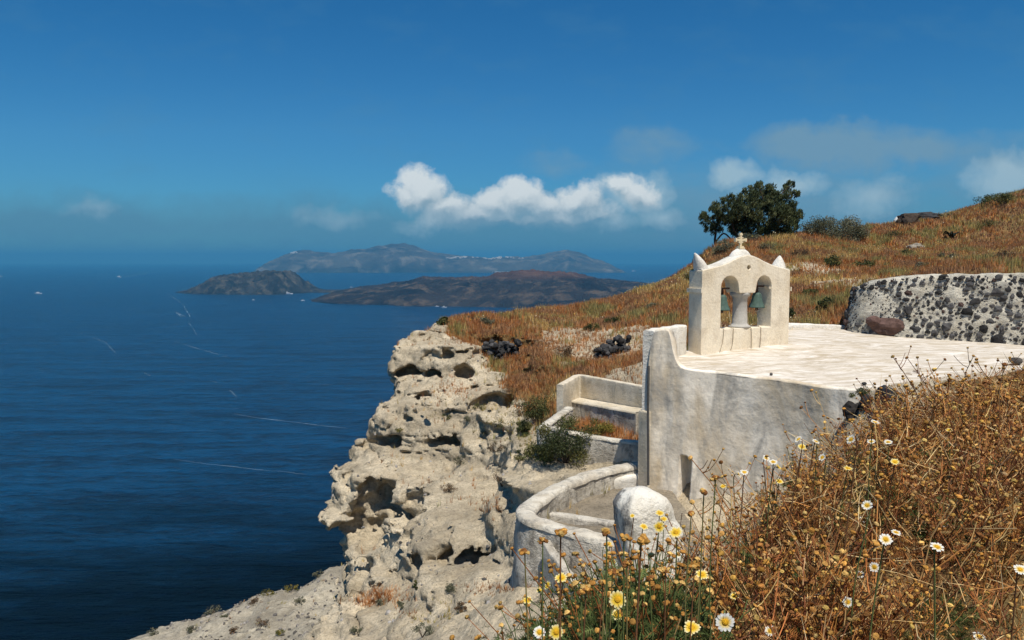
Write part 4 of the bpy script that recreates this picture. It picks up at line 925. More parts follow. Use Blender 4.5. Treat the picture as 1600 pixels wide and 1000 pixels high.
# bench: built on the near side of the back wall
tb = (Cc_ - B)[:2]; tb = tb / np.linalg.norm(tb); nb = np.array([tb[1], -tb[0]])
mb = MB(); bs = [B[:2] + nb * .62 - tb * .12, Cc_[:2] + nb * .62]
q = polyline(bs, .08); zb_ = np.interp(np.arange(len(q)), [0, len(q)], [P(900, 631, 23.6)[2], P(1005, 648, 21)[2]])
sweep(mb, np.concatenate([q, zb_[:, None], np.full((len(q), 1), -5.4)], 1), .60, round_=.03, side=1, nv=12, noise=.02)
mb.build('bench', m_rough, ut, smooth=True)
mb = MB(); ta = np.stack([np.concatenate([q + nb * o_, (zb_ + dz)[:, None]], 1) for o_, dz in ((.015, -.04), (.012, .012), (-.1, .016), (-.35, .016), (-.585, .014))], 1); ta[:, :, 2] += (fbm(ta.reshape(-1, 3) * 3, 2) * .012).reshape(ta.shape[:2])
mb.add(ta.reshape(-1, 3), grid_faces(len(q), 5)); mb.build('seat', m_terr, ut, smooth=True)
# low front wall and its diagonal arm
L0, L1 = P(884, 636, 23.0), P(839, 668, 20.6)
mb = MB(); q = np.concatenate([polyline([L0, L1], .08), spline([L1, P(870, 671, 20.2), P(930, 684, 19.7), P(1004, 693, 19.1)], .08)[1:]])
sweep(mb, np.concatenate([q, np.full((len(q), 1), -5.9)], 1), .22, round_=.05, side=1, nv=12, noise=.03, nsc=2.5)
mb.build('front_wall', m_rough, ut, smooth=True)
nq = np.gradient(q[:, :2], axis=0); nq /= np.linalg.norm(nq, axis=1)[:, None]; nq = np.stack([-nq[:, 1], nq[:, 0]], 1)
G = np.stack([np.concatenate([q[:, :2] + nq * o_, q[:, 2:3] + dz], 1) for o_, dz in ((-.015, -.05), (-.012, .01), (.06, .025), (.16, .025), (.232, .01), (.235, -.05))], 1)
G[:, :, 2] += (fbm(G.reshape(-1, 3) * 3, 2) * .02).reshape(G.shape[:2])
mb = MB(); mb.add(G.reshape(-1, 3), grid_faces(len(q), 6)[:, ::-1]); mb.build('coping', m_cope, ut, smooth=True)
x = np.arange(.3, 4.2, .1); y = np.arange(18.8, 24.6, .1); X, Y = np.meshgrid(x, y, indexing='ij')
poly2 = [tuple(L1[:2] + [.1, .1]), tuple(P(930, 684, 19.8)[:2]), tuple(P(1004, 693, 19.2)[:2]), (3.6, 21.4), tuple(B[:2]), tuple(L0[:2])]
Z = -4.72 + .05 * fbm(xyz(X, Y), 3).reshape(X.shape); f = grid_faces(len(x), len(y)); ok = inpoly(X, Y, poly2).ravel()
mb = MB(); mb.add(xyz(X, Y, Z), f[ok[f].all(1)]); tag(mb.build('planting_bed', m_soil, smooth=True), kind='structure')

# ------------------------------------------------------------------ black dry stone piles and loose stones
def pile(px0, px1, py0, py1, Y, n, label, seed):
    rr = np.random.RandomState(seed); mb = MB()
    c = hit((px0 + px1) / 2, py1, 20); Y = c[1]
    for q in range(n):
        px = rr.uniform(px0, px1); py = py0 + (py1 - py0) * rr.rand() ** .8
        p = P(px, py, Y + .1 + rr.uniform(-.15, .35)); p[2] = max(p[2], float(topz(p[0], p[1])[0]) - .02); s = rr.uniform(.08, .17)
        add_rock(mb, p, (s * 1.2, s, s * .75), np.array([1, .97, .97]) * rr.uniform(.035, .12), rrot(rr), ICO1, .3, rr.uniform(0, 90))
    tag(mb.build('stone_pile', m_stone, loc=c), label, 'stone pile')
pile(757, 812, 534, 562, 32, 110, 'long patch of stacked black lava stones near the cliff top', 1)
pile(930, 958, 540, 560, 30, 34, 'small heap of black lava stones in the pale bank', 2)
pile(950, 983, 527, 554, 30, 40, 'taller heap of black lava stones on the pale bank near the parapet', 3)
def rock(px, py, wpx, hpx, label, col=(.06, .058, .06), y0=8, seed=0, name='rock', dy=0.0, ic=ICO3):
    c = hit(px, py, y0); s = wpx / F * c[1] / 2; sz = hpx / F * c[1] / 2
    mb = MB(); add_rock(mb, c + np.array([0, dy, sz * .5]), (s, s * .8, sz), col, rotz(seed * 2.3), ic, .6, seed * 7.7)
    return tag(mb.build(name, m_stone, loc=c, smooth=False), label, name, 'loose stones')
rock(1388, 640, 40, 50, 'large dark lava rock beside the right corner of the chapel wall', (.05, .05, .055), 11, 1)
rock(1352, 640, 26, 28, 'dark lava rock between the chapel corner and a larger rock', (.045, .042, .042), 11, 2)
rock(1330, 652, 30, 30, 'low dark rock against the chapel corner', (.05, .045, .042), 11, 3)
rock(1420, 350, 34, 22, 'brown rounded rock on the hill skyline', (.09, .07, .055), 40, 4)
rock(1449, 344, 34, 16, 'grey flat rock on the skyline right of a brown one', (.07, .068, .07), 40, 5)
rock(1432, 390, 34, 12, 'pale flat stone in the hill meadow', (.36, .32, .26), 30, 6)
mb = MB(); c = P(1410, 350, 77); v = np.array([(-.5, 0, -.5), (.5, 0, -.4), (.35, 0, .25), (-.05, .1, .75), (-.35, 0, .3)]); add_rock(mb, c + np.array([0, 1.0, .05]), (.42, .3, .75), (.8, .8, .78), None, ICO2, .25, 3)
tag(mb.build('white_stone', m_stone, loc=c), 'white upright stone on the skyline behind the brown rock', 'stone')
c = P(1588, 565, 17.2); c[2] = RZ(np.array(c[0]), np.array(c[1])) + .04; mb = MB(); add_rock(mb, c + np.array([0, 0, .02]), (.13, .1, .08), (.12, .11, .1), None, ICO2, .3, 9); tag(mb.build('rock', m_stone, loc=c), 'grey stone lying on the chapel roof at the right edge', 'rock', 'loose stones')
c = P(1350, 606, 15.9); c[2] = RZ(np.array(c[0]), np.array(c[1])) + .02; mb = MB(); add_rock(mb, c, (.05, .04, .03), (.05, .05, .05), None, ICO2, .3, 10); tag(mb.build('pebble', m_stone, loc=c), 'tiny dark pebble on the chapel roof near its edge', 'pebble')

# ------------------------------------------------------------------ boats
m_boat = mat_plain('white_boat_paint', (.8, .8, .8), .4, .05, .2, 0); m_glass = mat_plain('dark_boat_windows', (.03, .04, .05), .2, .1, .2, 0); m_hullb = mat_plain('blue_hull_band', (.03, .08, .2), .4, .1, .2, 0)
def sea_at(px, py): d = D(px, py); return d * (SEA / d[2])
def hull_mesh(mb, L, W, Hh, yaw, c):
    st = np.linspace(-.5, .5, 13); wd = np.array([.78, .9, 1, 1, 1, 1, 1, .97, .9, .76, .55, .3, .02]); rows = []
    for s, w_ in zip(st, wd):
        sheer = Hh * (1 + .45 * max(0, s + .05) ** 1.6 * 2)
        rows.append([(s * L, -W / 2 * w_ * .75, -.3), (s * L * 1.02, -W / 2 * w_, sheer), (s * L * 1.02, W / 2 * w_, sheer), (s * L, W / 2 * w_ * .75, -.3)])
    G = np.array(rows).reshape(-1, 3); G = G @ rotz(yaw); mb.add(G + c, np.concatenate([grid_faces(13, 4), [[0, 1, 2, 3]]]))
def ship(px, py, L, yaw, label, big=False):
    c = sea_at(px, py); c[2] = SEA + .1; W = L * (.16 if big else .28); Hh = L * (.055 if big else .09)
    b = thing('cruise_ship' if big else 'motor_boat', c, label, 'ship' if big else 'boat', None if big else 'boats in the bay')
    mb = MB(); hull_mesh(mb, L, W, Hh, yaw, c); mb.build('hull', m_boat, b)
    mb = MB(); m2 = MB()
    decks = ((-.06, .72, .82), (-.09, .60, .72), (-.12, .46, .6)) if big else ((-.06, .42, .66), (-.1, .26, .5))
    z = Hh; dh = L * (.036 if big else .085)
    for o_, l_, w_ in decks:
        boxm(mb, c + np.array([o_ * L, 0, z + dh / 2]) @ rotz(yaw), (l_ * L, w_ * W, dh * .96), yaw); boxm(m2, c + np.array([o_ * L, 0, z + dh * .55]) @ rotz(yaw), (l_ * L * .96, w_ * W * 1.03, dh * .32), yaw); z += dh
    mb.build('cabin', m_boat, b); m2.build('windows', m_glass, b)
    mb = MB()
    if big: boxm(mb, c + np.array([-.18 * L, 0, z + dh * .8]) @ rotz(yaw), (.09 * L, .3 * W, dh * 1.6), yaw); mb.build('funnel', m_hullb, b)
    m3 = MB(); tube(m3, [c + np.array([.08 * L, 0, z]) @ rotz(yaw), c + np.array([.08 * L, 0, z + dh * 2.2]) @ rotz(yaw)], L * .006, 5); m3.build('mast', m_boat, b)
ship(447, 459.5, 85, .05, 'big white cruise ship anchored in front of the small dark islet', True)
for px, py, L, yaw, lab in [(411, 459.5, 30, .2, 'white yacht just left of the cruise ship by the islet'), (318, 457, 24, .1, 'white boat off the left tip of the dark islet'), (396, 469, 16, .6, 'small boat out on open water below the islet'), (473, 470, 22, .4, 'small boat below and right of the cruise ship'),
                            (487, 452, 26, .1, 'white boat left of three near the low spit right of the islet'), (496, 452.5, 22, .1, 'white boat second along the low spit right of the islet'), (549, 449, 24, .2, 'white boat moored between islet and lava island'), (617, 474, 20, .3, 'small white boat at the left shore of the lava island'),
                            (683, 479, 18, .3, 'white boat at the middle of the lava island shore'), (694, 480.5, 24, .2, 'white boat just right of another at the lava island shore'), (287, 455, 18, 0, 'boat at the farthest left end of the islet'), (186, 433.5, 70, -.3, 'fast white ferry trailing a pale wake on the left'), (1, 432.5, 60, 0, 'white ferry at the left edge near the horizon'), (990, 424, 90, 0, 'white ferry on the water right of the far island'), (60, 459, 46, 0, 'low white boat on open water at the far left')]:
    ship(px, py, L, yaw, lab)
# foam and wakes
m_foam, N = new_mat('sea_foam'); setb(N, N.mix(N.ramp(N.noise(N.co, .2, 4), [(.4, 0), (.6, 1)]), (.16, .27, .36), (.42, .50, .56)), .9)
mbf = MB(); rr = np.random.RandomState(5)
def streak(pts, wpx, gaps=.0):
    q = np.array([sea_at(*p) for p in pts]); q = polyline(q, 6 if q[0][1] < 2500 else 30)
    t = np.gradient(q, axis=0); t /= np.linalg.norm(t, axis=1)[:, None]; nr = np.stack([-t[:, 1], t[:, 0], t[:, 0] * 0], 1)
    w_ = wpx * q[:, 1] / F * (.25 + .9 * np.abs(perlin(q * .03 + 3)) * 2) * .6 * np.sin(np.linspace(.05, 3.1, len(q))) ** .4
    keep = fbm(q * .012 + 9, 2) > gaps - .6
    off = nr * (perlin(q * .02) * wpx * q[:, 1] / F * 2)[:, None]
    G = np.stack([q + off - nr * w_[:, None] * 2, q + off + nr * w_[:, None] * 2], 1); G[..., 2] = SEA + .3
    f = grid_faces(len(q), 2); k_ = np.repeat(keep, 2); mbf.add(G.reshape(-1, 3), f[k_[f].all(1)])
streak([(366, 647), (400, 653), (460, 660), (500, 665), (550, 670)], .55); streak([(272, 718), (320, 725), (370, 730), (400, 734), (440, 737), (480, 742)], .45, .45)
streak([(262, 458), (285, 475), (300, 500), (275, 488), (300, 510), (310, 528)], .35, .55); streak([(270, 533), (310, 545), (355, 558)], .4, .5); streak([(330, 595), (352, 603), (372, 622)], .4, .55)
streak([(190, 433), (210, 430), (235, 426)], .5); streak([(40, 459.6), (78, 459.6)], .4); streak([(495, 600), (520, 602)], .35, .3); streak([(975, 424), (1000, 425)], .4); streak([(125, 520), (165, 535), (185, 556)], .3, .6); streak([(200, 570), (240, 590)], .3, .6)
streak([(500, 469), (540, 473), (600, 476), (640, 475), (690, 482), (760, 487)], .22, .5); streak([(290, 459), (350, 460.5), (450, 460.5)], .2, .45)
tag(mbf.build('sea_foam', m_foam), 'thin white foam streaks and boat wakes on the sea', kind='stuff')
# the white villages of the far island
mbv = MB(); rr = np.random.RandomState(8)
for a, b_, k_, q in ((698, 728, 70, 403), (757, 784, 55, 405.5), (455, 466, 8, 398), (720, 820, 26, 406)):
    for i in range(k_):
        px = rr.uniform(a, b_); c = P(px, q, 15000 - 330 + rr.uniform(-60, 60))
        ix = np.argmin(np.abs(FX[:, 0] - c[0])); iy = np.argmin(np.abs(FY[ix] - c[1])); z = FZ[ix, iy]
        boxm(mbv, (c[0], FY[ix, iy], z + 8), (rr.uniform(14, 34), 24, rr.uniform(16, 30)), 0)
for i in range(60):
    px = rr.uniform(770, 815); c = sea_at(px, 426); ix = np.argmin(np.abs(FX[:, 0] - c[0])); iy = np.nonzero(FZ[ix] > SEA + 2)[0]
    if len(iy): boxm(mbv, (c[0], FY[ix, iy[0]] - 20, SEA + 10), (rr.uniform(14, 34), 24, rr.uniform(12, 24)))
tag(mbv.build('white_village', m_white), 'tiny white villages strung along the far island', kind='stuff')
# ------------------------------------------------------------------ vegetation
m_veg = mat_vcol('foliage', .75, .22, .1)
m_grass = mat_vcol('dry_grass', .8, .25, .08)
m_dry = mat_vcol('dry_stalks', .8, .12, .1)
m_bark = mat_plain('bark', (.075, .055, .042), .9, .3, 8, .5)
rv = np.random.RandomState(77)
def rdir(n, r=rv):
    v = r.randn(n, 3); return v / np.linalg.norm(v, axis=1)[:, None]
def leaves(mb, c, L, W, cols, r=rv, up=.3, axis=None, axw=0.0):
    """n leaf blades (a bent pair of triangles each would be costly: one diamond quad) at centres c."""
    n = len(c); a = rdir(n, r); a[:, 2] = np.abs(a[:, 2]) * .6 + up
    if axis is not None: a = a * (1 - axw) + np.asarray(axis) * axw
    a /= np.linalg.norm(a, axis=1)[:, None]; b = np.cross(a, rdir(n, r)); b /= np.linalg.norm(b, axis=1)[:, None] + 1e-6
    L = np.reshape(L, (-1, 1)); W = np.reshape(W, (-1, 1))
    v = np.stack([c - a * L * .5, c + b * W * .5, c + a * L * .5, c - b * W * .5], 1)
    mb.add(v.reshape(-1, 3), np.arange(4 * n).reshape(n, 4), np.repeat(cols, 4, 0))
def pick(cols, n, r=rv, var=.3):
    cols = np.array(cols); c = cols[r.randint(0, len(cols), n)] * (1 + var * (r.rand(n, 1) * 2 - 1)); return c
def tufts(mb, p, h, wd, nb, cols, r=rv, lean=.45):
    n = len(p); h = np.broadcast_to(np.reshape(h, (-1,)), (n,))
    for k in range(nb):
        az = r.rand(n) * 6.283; ln = r.rand(n) * lean; hh = h * (.6 + .5 * r.rand(n))
        b0 = p + np.stack([np.cos(az), np.sin(az), az * 0], 1) * (h * .18 * r.rand(n))[:, None] - [0, 0, .03]
        sd_ = np.stack([-np.sin(az + 1.2 * r.rand(n)), np.cos(az), az * 0], 1) * wd * .5
        tip = b0 + np.stack([np.cos(az) * ln * hh, np.sin(az) * ln * hh, hh], 1)
        v = np.stack([b0 - sd_, b0 + sd_, tip], 1); mb.add(v.reshape(-1, 3), np.arange(3 * n).reshape(n, 3), np.repeat(cols * (.8 + .4 * r.rand(n, 1)), 3, 0))

# meadow on the hill
def scatter(x0, x1, y0, y1, dens):
    n = int((x1 - x0) * (y1 - y0) * dens); return rv.uniform(x0, x1, n), rv.uniform(y0, y1, n)
PAL = {'rust': [(.54, .225, .072), (.60, .29, .10), (.40, .16, .06), (.58, .33, .17)], 'gold': [(.64, .41, .14), (.58, .37, .13), (.70, .51, .23)], 'olive': [(.42, .35, .12), (.32, .29, .12), (.50, .38, .15)], 'brown': [(.42, .22, .11), (.32, .18, .10), (.52, .29, .14)]}
mbg = MB()
for (x0, x1, y0, y1, dens, h_, wd, nb) in [(-5, 15, 22, 36, 95, .30, .022, 5), (-3.5, 4, 27, 41, 90, .26, .02, 5), (7.6, 10.6, 23.3, 27.5, 200, .26, .02, 5), (-5, 44, 36, 60, 55, .36, .035, 5), (8, 62, 60, 97, 26, .42, .055, 5)]:
    x, y = scatter(x0, x1, y0, y1, dens)
    vis = (x < .70 * y + 2) & (x > -.16 * y - 1)
    x, y = x[vis], y[vis]
    gs = grassy(x, y); k_ = (rv.rand(len(x)) < np.clip(gs, .02, 1)) & ~inpoly(x, y, ROOF_POLY) & ~inpoly(x, y, UPOLY) & ~inpoly(x - .25, y, UPOLY) & ~inpoly(x, y - .3, UPOLY)
    # not inside the back terrace wall or the rubble wall
    k_ &= ~((np.abs(x - 13.2) < 3.4) & (y < 24.1 - .38 * (x - 9.6)) )
    x, y = x[k_], y[k_]; z = topz(x, y) + np.where((x > X0 + .8) & (x < X1 - .4) & (y < Y1 - .6), 0, .12 * fbm(xyz(x * .5, y * .5), 4) * sstep(20, 30, y))
    n1 = fbm(xyz(x * .16 + 3, y * .10), 3); n2 = fbm(xyz(x * .5 + 30, y * .3), 3); nn = rv.rand(len(x)) * .24 - .12
    cols = pick(PAL['rust'], len(x)); kk = n1 + nn > .12; cols[kk] = pick(PAL['gold'], kk.sum()); kk = n2 + nn > .22; cols[kk] = pick(PAL['olive'], kk.sum()); kk = (n2 + nn < -.10); cols[kk] = pick(PAL['brown'], kk.sum())
    hh = h_ * (.55 + .6 * rv.rand(len(x))) * (.75 + .5 * sstep(-.3, .4, n2))
    tufts(mbg, np.stack([x, y, z], 1), hh, wd, nb, cols)
    fl = (rv.rand(len(x)) < .16 * sstep(0, .35, n1) + .006)
    q = np.stack([x, y, z + hh * .95], 1)[fl]; leaves(mbg, q, wd * 1.5, wd * 1.5, pick([(.72, .58, .14), (.75, .70, .5), (.65, .45, .08)], len(q)), up=.1)
# tufts on the cliff
def cliff_tufts(px, py, wpx, hpx, n, pal, h_, wd=.02):
    pts = [hits(px + rv.randn() * wpx * .35, py + rv.randn() * hpx * .35) for _ in range(n)]
    pts = np.array([p for p in pts if p is not None])
    if len(pts): tufts(mbg, pts, h_ * (.5 + .7 * rv.rand(len(pts))), wd, 5, pick(PAL[pal], len(pts)), lean=.7)
for a in [(597, 932, 60, 16, 130, 'rust', .22), (575, 942, 40, 10, 60, 'rust', .2), (712, 610, 50, 16, 90, 'rust', .2), (850, 590, 70, 40, 160, 'rust', .25), (850, 550, 50, 40, 120, 'rust', .25), (760, 515, 100, 16, 150, 'rust', .25), (760, 920, 60, 16, 60, 'brown', .15), (680, 960, 60, 30, 50, 'olive', .14), (640, 960, 40, 12, 30, 'brown', .12),
           (790, 650, 50, 50, 120, 'olive', .14), (760, 670, 60, 40, 60, 'olive', .1), (770, 790, 50, 20, 60, 'brown', .16), (685, 650, 30, 8, 20, 'olive', .12),  (820, 680, 30, 40, 80, 'olive', .18)]: cliff_tufts(*a)
# bed in the upper terrace
x, y = scatter(.6, 3.7, 19.2, 24, 150); k_ = inpoly(x, y, [tuple(P(848, 672, 20.4)[:2] + [.15, .3]), tuple(P(930, 684, 20.1)[:2]), tuple(P(1004, 693, 19.5)[:2]), (3.5, 20.7), (2.3, 23.3), (1.6, 22.5)])
x, y = x[k_], y[k_]; tufts(mbg, np.stack([x, y, x * 0 - 4.7], 1), .26 * (.6 + .6 * rv.rand(len(x))), .02, 5, pick(PAL['rust'], len(x)))
# dry weeds on the lower terrace
for px, py, w_, n, pal in [(882, 772, 12, 26, 'rust'), (857, 800, 12, 16, 'olive'), (930, 762, 10, 16, 'olive'), (870, 790, 20, 20, 'gold')]:
    c = P(px, py, 16.5) ; c = c * (-5.12 / c[2]); pts = c + rv.randn(n, 3) * [.16, .22, 0]; tufts(mbg, pts, .22 * (.5 + .7 * rv.rand(n)), .014, 5, pick(PAL[pal], n))
X, Y, Z = LS; kk = rv.randint(0, X.size, 900); lsx, lsy, lsz = X.ravel()[kk], Y.ravel()[kk], Z.ravel()[kk]; ok = lsy < np.interp(lsx, crest[:, 0], crest[:, 1]) + .6
tufts(mbg, np.stack([lsx, lsy, lsz], 1)[ok], .16 * (.5 + rv.rand(ok.sum())), .05, 5, pick(PAL['olive'] + PAL['brown'], ok.sum()), lean=.9)
tag(mbg.build('dry_grass', m_grass), 'dry rust and gold grass with tiny yellow flowers on the hill', kind='stuff')

# rubble: small dark and pale stones lying on the cliff and slope
mbr = MB(); rr = np.random.RandomState(31)
for q in range(330):
    c = hits(rr.uniform(520, 830), rr.uniform(560, 990))
    if c is None: continue
    s = .014 + .055 * rr.rand() ** 2.2; s *= (1.7 if rr.rand() < .06 else 1); add_rock(mbr, c - [0, 0, s * .3], (s, s, s * .8), np.array([1, .93, .86]) * rr.choice([.10, .2, .3, .42, .5]), rrot(rr), ICO1, .3, q)
kk = rr.randint(0, X.size, 7000)
for i in kk:
    p = np.array([X.ravel()[i], Y.ravel()[i], Z.ravel()[i]])
    if p[1] > np.interp(p[0], crest[:, 0], crest[:, 1]): continue
    if perlin(np.array([[p[0] * .25, p[1] * .3, .3]]))[0] + rr.rand() * .4 < .15: continue
    s = rr.uniform(.03, .12); add_rock(mbr, p, (s, s, s * .7), np.array([1, .92, .84]) * rr.choice([.10, .15, .2, .3, .4]), rrot(rr), ICO1, .3, i % 97)
for q in range(260):
    x = rr.uniform(1.6, 4.6); y = rr.uniform(9.5, 16.4); p = np.array([x, y, float(H(np.array([x]), np.array([y]))[0])]); s = rr.uniform(.015, .05); add_rock(mbr, p, (s, s, s * .7), np.array([1, .92, .84]) * rr.choice([.10, .2, .35]), rrot(rr), ICO1, .3, q)
tag(mbr.build('rubble', m_stone), 'small loose stones scattered over the pale rock', kind='stuff')

# ------------------------------------------------------------------ shrubs
GREEN = [(.065, .08, .03), (.10, .11, .04), (.05, .06, .026), (.15, .14, .05)]
GREY = [(.13, .135, .085), (.17, .17, .11), (.10, .105, .065), (.20, .19, .12)]
YEL = [(.20, .17, .04), (.28, .22, .05), (.13, .13, .04)]
BRN = [(.13, .085, .05), (.18, .11, .06), (.09, .065, .04)]
def shrub(px, py, wpx, hpx, pal, label, y0=10, n=2600, leaf=.055, at=None, dz=0.0, seed=0, grp='shrubs on the slopes'):
    r = np.random.RandomState(seed + 100)
    c = hit(px, py + hpx * .45, y0) if at is None else np.asarray(at, float)
    if c[1] > 100: print('FAR shrub', label)
    sx = wpx / F * c[1] / 2; sz = hpx / F * c[1]; sy = sx * .8
    b = thing('shrub', c, label, 'shrub', grp)
    mb = MB(); ncl = max(7, int(26 * min(1, sx / .8)))
    th = r.rand(ncl) * 6.283; rad = np.sqrt(r.rand(ncl)) * .8; zz_ = r.rand(ncl) * (1 - .55 * rad ** 2)
    cl = np.stack([rad * np.cos(th) * sx, rad * np.sin(th) * sy, sz * (.1 + .72 * zz_)], 1); rs = r.uniform(.22, .42, ncl) * min(sx, sz * 1.1)
    k_ = r.randint(0, ncl, n); d = rdir(n, r) * (r.rand(n, 1) ** .45)
    p = c + cl[k_] + d * rs[k_][:, None] * [1.1, 1.1, .9]; p[:, 2] = np.maximum(p[:, 2], c[2] - .05)
    tone = np.array(pal)[r.randint(0, len(pal), ncl)][k_] * (.75 + .5 * r.rand(n, 1))
    leaves(mb, p, leaf * (.6 + .8 * r.rand(n)), leaf * .45, tone, r, up=.35)
    mb.build('foliage', m_veg, b)
    mb = MB()
    for q in range(0, ncl, 2): tube(mb, np.array([c + [0, 0, -.05], c + cl[q] * .5 + [0, 0, .02], c + cl[q]]), [.02 * sx + .006, .012 * sx + .004, .004], 4)
    mb.build('branches', m_bark, b)
SH = [(838, 622, 74, 50, GREEN, 'dark green shrub against the left end of the upper beige terrace', 14, 3600),
      (884, 690, 104, 100, GREEN, 'largest dark green bush in front of the low terrace wall', 14, 8000),
      (822, 684, 38, 34, GREEN, 'small dark bush left of the tip of the low terrace wall', 14, 1500),
      (846, 722, 60, 40, GREEN, 'green shrub just outside the lower curved terrace wall', 14, 2600),
      (692, 506, 24, 14, GREEN, 'small green bush at the left tip of the cliff top', 30, 900),
      (735, 497, 40, 8, GREY, 'low grey green bush on the cliff top skyline', 36, 900),
      (880, 548, 40, 30, BRN, 'brown dry bush on the slope below the pale bank', 24, 1500),
      (935, 545, 24, 14, BRN, 'small brown bush beside the black stone heap', 24, 600),
      (1300, 408, 30, 20, GREEN, 'dark small shrub on the hill right of the belfry', 30, 1000),
      (1303, 352, 104, 28, GREY, 'wide grey green shrub on the skyline right of the tree', 40, 4500),
      (1572, 310, 100, 18, GREEN, 'long low dark bush along the skyline at the top right', 60, 4000),
      (1470, 336, 40, 10, GREY, 'scraggly grey bush on the skyline beside the dark rock', 60, 800),
      (1128, 384, 44, 22, GREY, 'pale grey bush below the left trunk of the tree', 40, 1500),
      (1172, 370, 40, 12, GREY, 'pale round bush at the foot of the tree behind the cross', 40, 1000),
      (1352, 412, 40, 14, GREEN, 'flat olive shrub on the hill above the stone wall end', 30, 900),
      (1418, 395, 24, 14, GREEN, 'little dark bush beside the pale flat stone on the hill', 30, 700),
      (1345, 480, 30, 20, GREY, 'olive shrub just behind the rounded end of the stone wall', 25, 900)]
for i, s in enumerate(SH):
  if s[0] == 1303:
    c_ = P(1303, 364, 64.5); c_[2] = H(c_[:1], c_[1:2])[0] - .1; shrub(0, 0, s[2], s[3] + 8, s[4], s[5], n=11000, leaf=.13, at=c_, seed=i)
  else: shrub(s[0], s[1], s[2], s[3], s[4], s[5], s[6], s[7], leaf=.06 if s[6] < 30 else .12, seed=i)
c_ = P(935, 668, 21.0); c_[2] = -4.72; shrub(0, 0, 50, 36, YEL, 'yellow green bush growing in the upper terrace bed', n=2200, at=c_, seed=40, leaf=.05)
c_ = P(1345, 622, 14.6); c_[2] = float(H(np.array([c_[0]]), np.array([c_[1]]))[0]); shrub(0, 0, 40, 34, GREEN, 'small green weed at the right end of the chapel wall top', n=900, at=c_, seed=41, leaf=.035)
for i, (px, py, w_, h_, pal, lab) in enumerate([(650, 915, 10, 18, GREEN, 'small green tuft on the lower cliff below the long hollow'), (785, 752, 44, 30, BRN, 'brown green bush in the gully left of the lower terrace'), (595, 940, 26, 14, GREY, 'grey green cushion plant on rock below the rusty grass'), (628, 945, 26, 9, GREY, 'flat grey cushion plant right of a rounder one on the lower cliff'), (705, 922, 26, 16, GREY, 'grey green cushion plant at the middle of the lower cliff'), (697, 652, 24, 10, GREEN, 'bright green low plant high on the cliff face'), (625, 672, 22, 8, YEL, 'mustard coloured cushion plant on the cliff ledge'), (660, 985, 40, 24, GREY, 'grey twiggy cushion at the bottom edge of the cliff'), (722, 950, 24, 16, BRN, 'dry brown cushion plant near the bottom of the cliff'), (745, 637, 30, 10, GREEN, 'dark green plant under the overhang near the cliff top'), (812, 640, 40, 40, GREY, 'loose grey olive bush on the bank below the upper terrace'), (720, 720, 30, 14, GREY, 'small olive cushion in the middle of the cliff face')]):
    c_ = hits(px, py + h_ * .3)
    if c_ is not None: shrub(0, 0, w_, h_, pal, lab, n=500, at=c_, seed=60 + i, leaf=.035)
for i, (px, py) in enumerate([(352, 966), (395, 945), (455, 917), (497, 902), (300, 985), (410, 980), (440, 990), (240, 992), (470, 940), (366, 990), (420, 930), (330, 957)]):
    d_ = D(px, py); best = np.argmin(np.abs(X / Y - d_[0] / d_[1]) * 30 + np.abs(Z / Y - d_[2] / d_[1]) * 30 + (Y > np.interp(X, crest[:, 0], crest[:, 1]) + .2) * 9)
    shrub(0, 0, 18 + 6 * (i % 3), 10 + 3 * (i % 2), [GREY, BRN, YEL, GREY][i % 4], ['grey green cushion plant on the pale lower slope', 'brown cushion plant on the pale lower slope', 'yellowish cushion plant on the pale lower slope', 'grey green cushion plant on the pale lower slope'][i % 4] + ', ' + ['on the crest mid way', 'right of a mustard one', 'near the crest towards the cliff', 'closest to the cliff foot', 'far down to the left', 'low in the middle', 'low and right of the middle', 'at the lower left end', 'under the cliff', 'at the bottom edge', 'at the crest edge', 'on the skyline edge'][i], n=320, at=(X.ravel()[best], Y.ravel()[best], Z.ravel()[best]), seed=90 + i, leaf=.07)
_rs = np.random.RandomState(17)
for i, (px, py, w_, h_, pal) in enumerate([(760, 505, 30, 10, GREY), (1080, 432, 26, 14, GREEN), (960, 500, 34, 12, GREEN), (1020, 478, 26, 10, GREY), (1265, 455, 26, 16, GREEN), (1250, 395, 30, 12, BRN), (1395, 365, 34, 12, GREEN), (1480, 400, 30, 14, GREY), (1545, 350, 40, 14, GREEN), (1570, 400, 34, 16, BRN), (1440, 415, 30, 12, GREY), (1235, 490, 26, 20, GREEN), (1290, 475, 34, 22, GREEN), (1200, 385, 34, 12, GREY), (1330, 375, 30, 10, GREY), (925, 512, 30, 12, GREEN)]):
    shrub(px, py, w_, h_, pal, ['low grey bush', 'low green bush', 'low brown bush'][[GREY, GREEN, BRN].index(pal)] + ' on the hill ' + ['near the cliff tip', 'left of the belfry near the skyline', 'in the meadow above the pale bank', 'just above the parapet on the slope', 'right of the belfry at mid height', 'above and right of the belfry cross', 'on the upper slope under the skyline rock', 'right of the pale flat stone', 'high at the far right', 'low at the far right above the wall', 'above the middle of the stone wall', 'at the right foot of the belfry', 'between belfry and stone wall end', 'under the tree at its right', 'under the wide skyline shrub', 'above the small black stone heap'][i], 24, 800, leaf=.09, seed=200 + i)
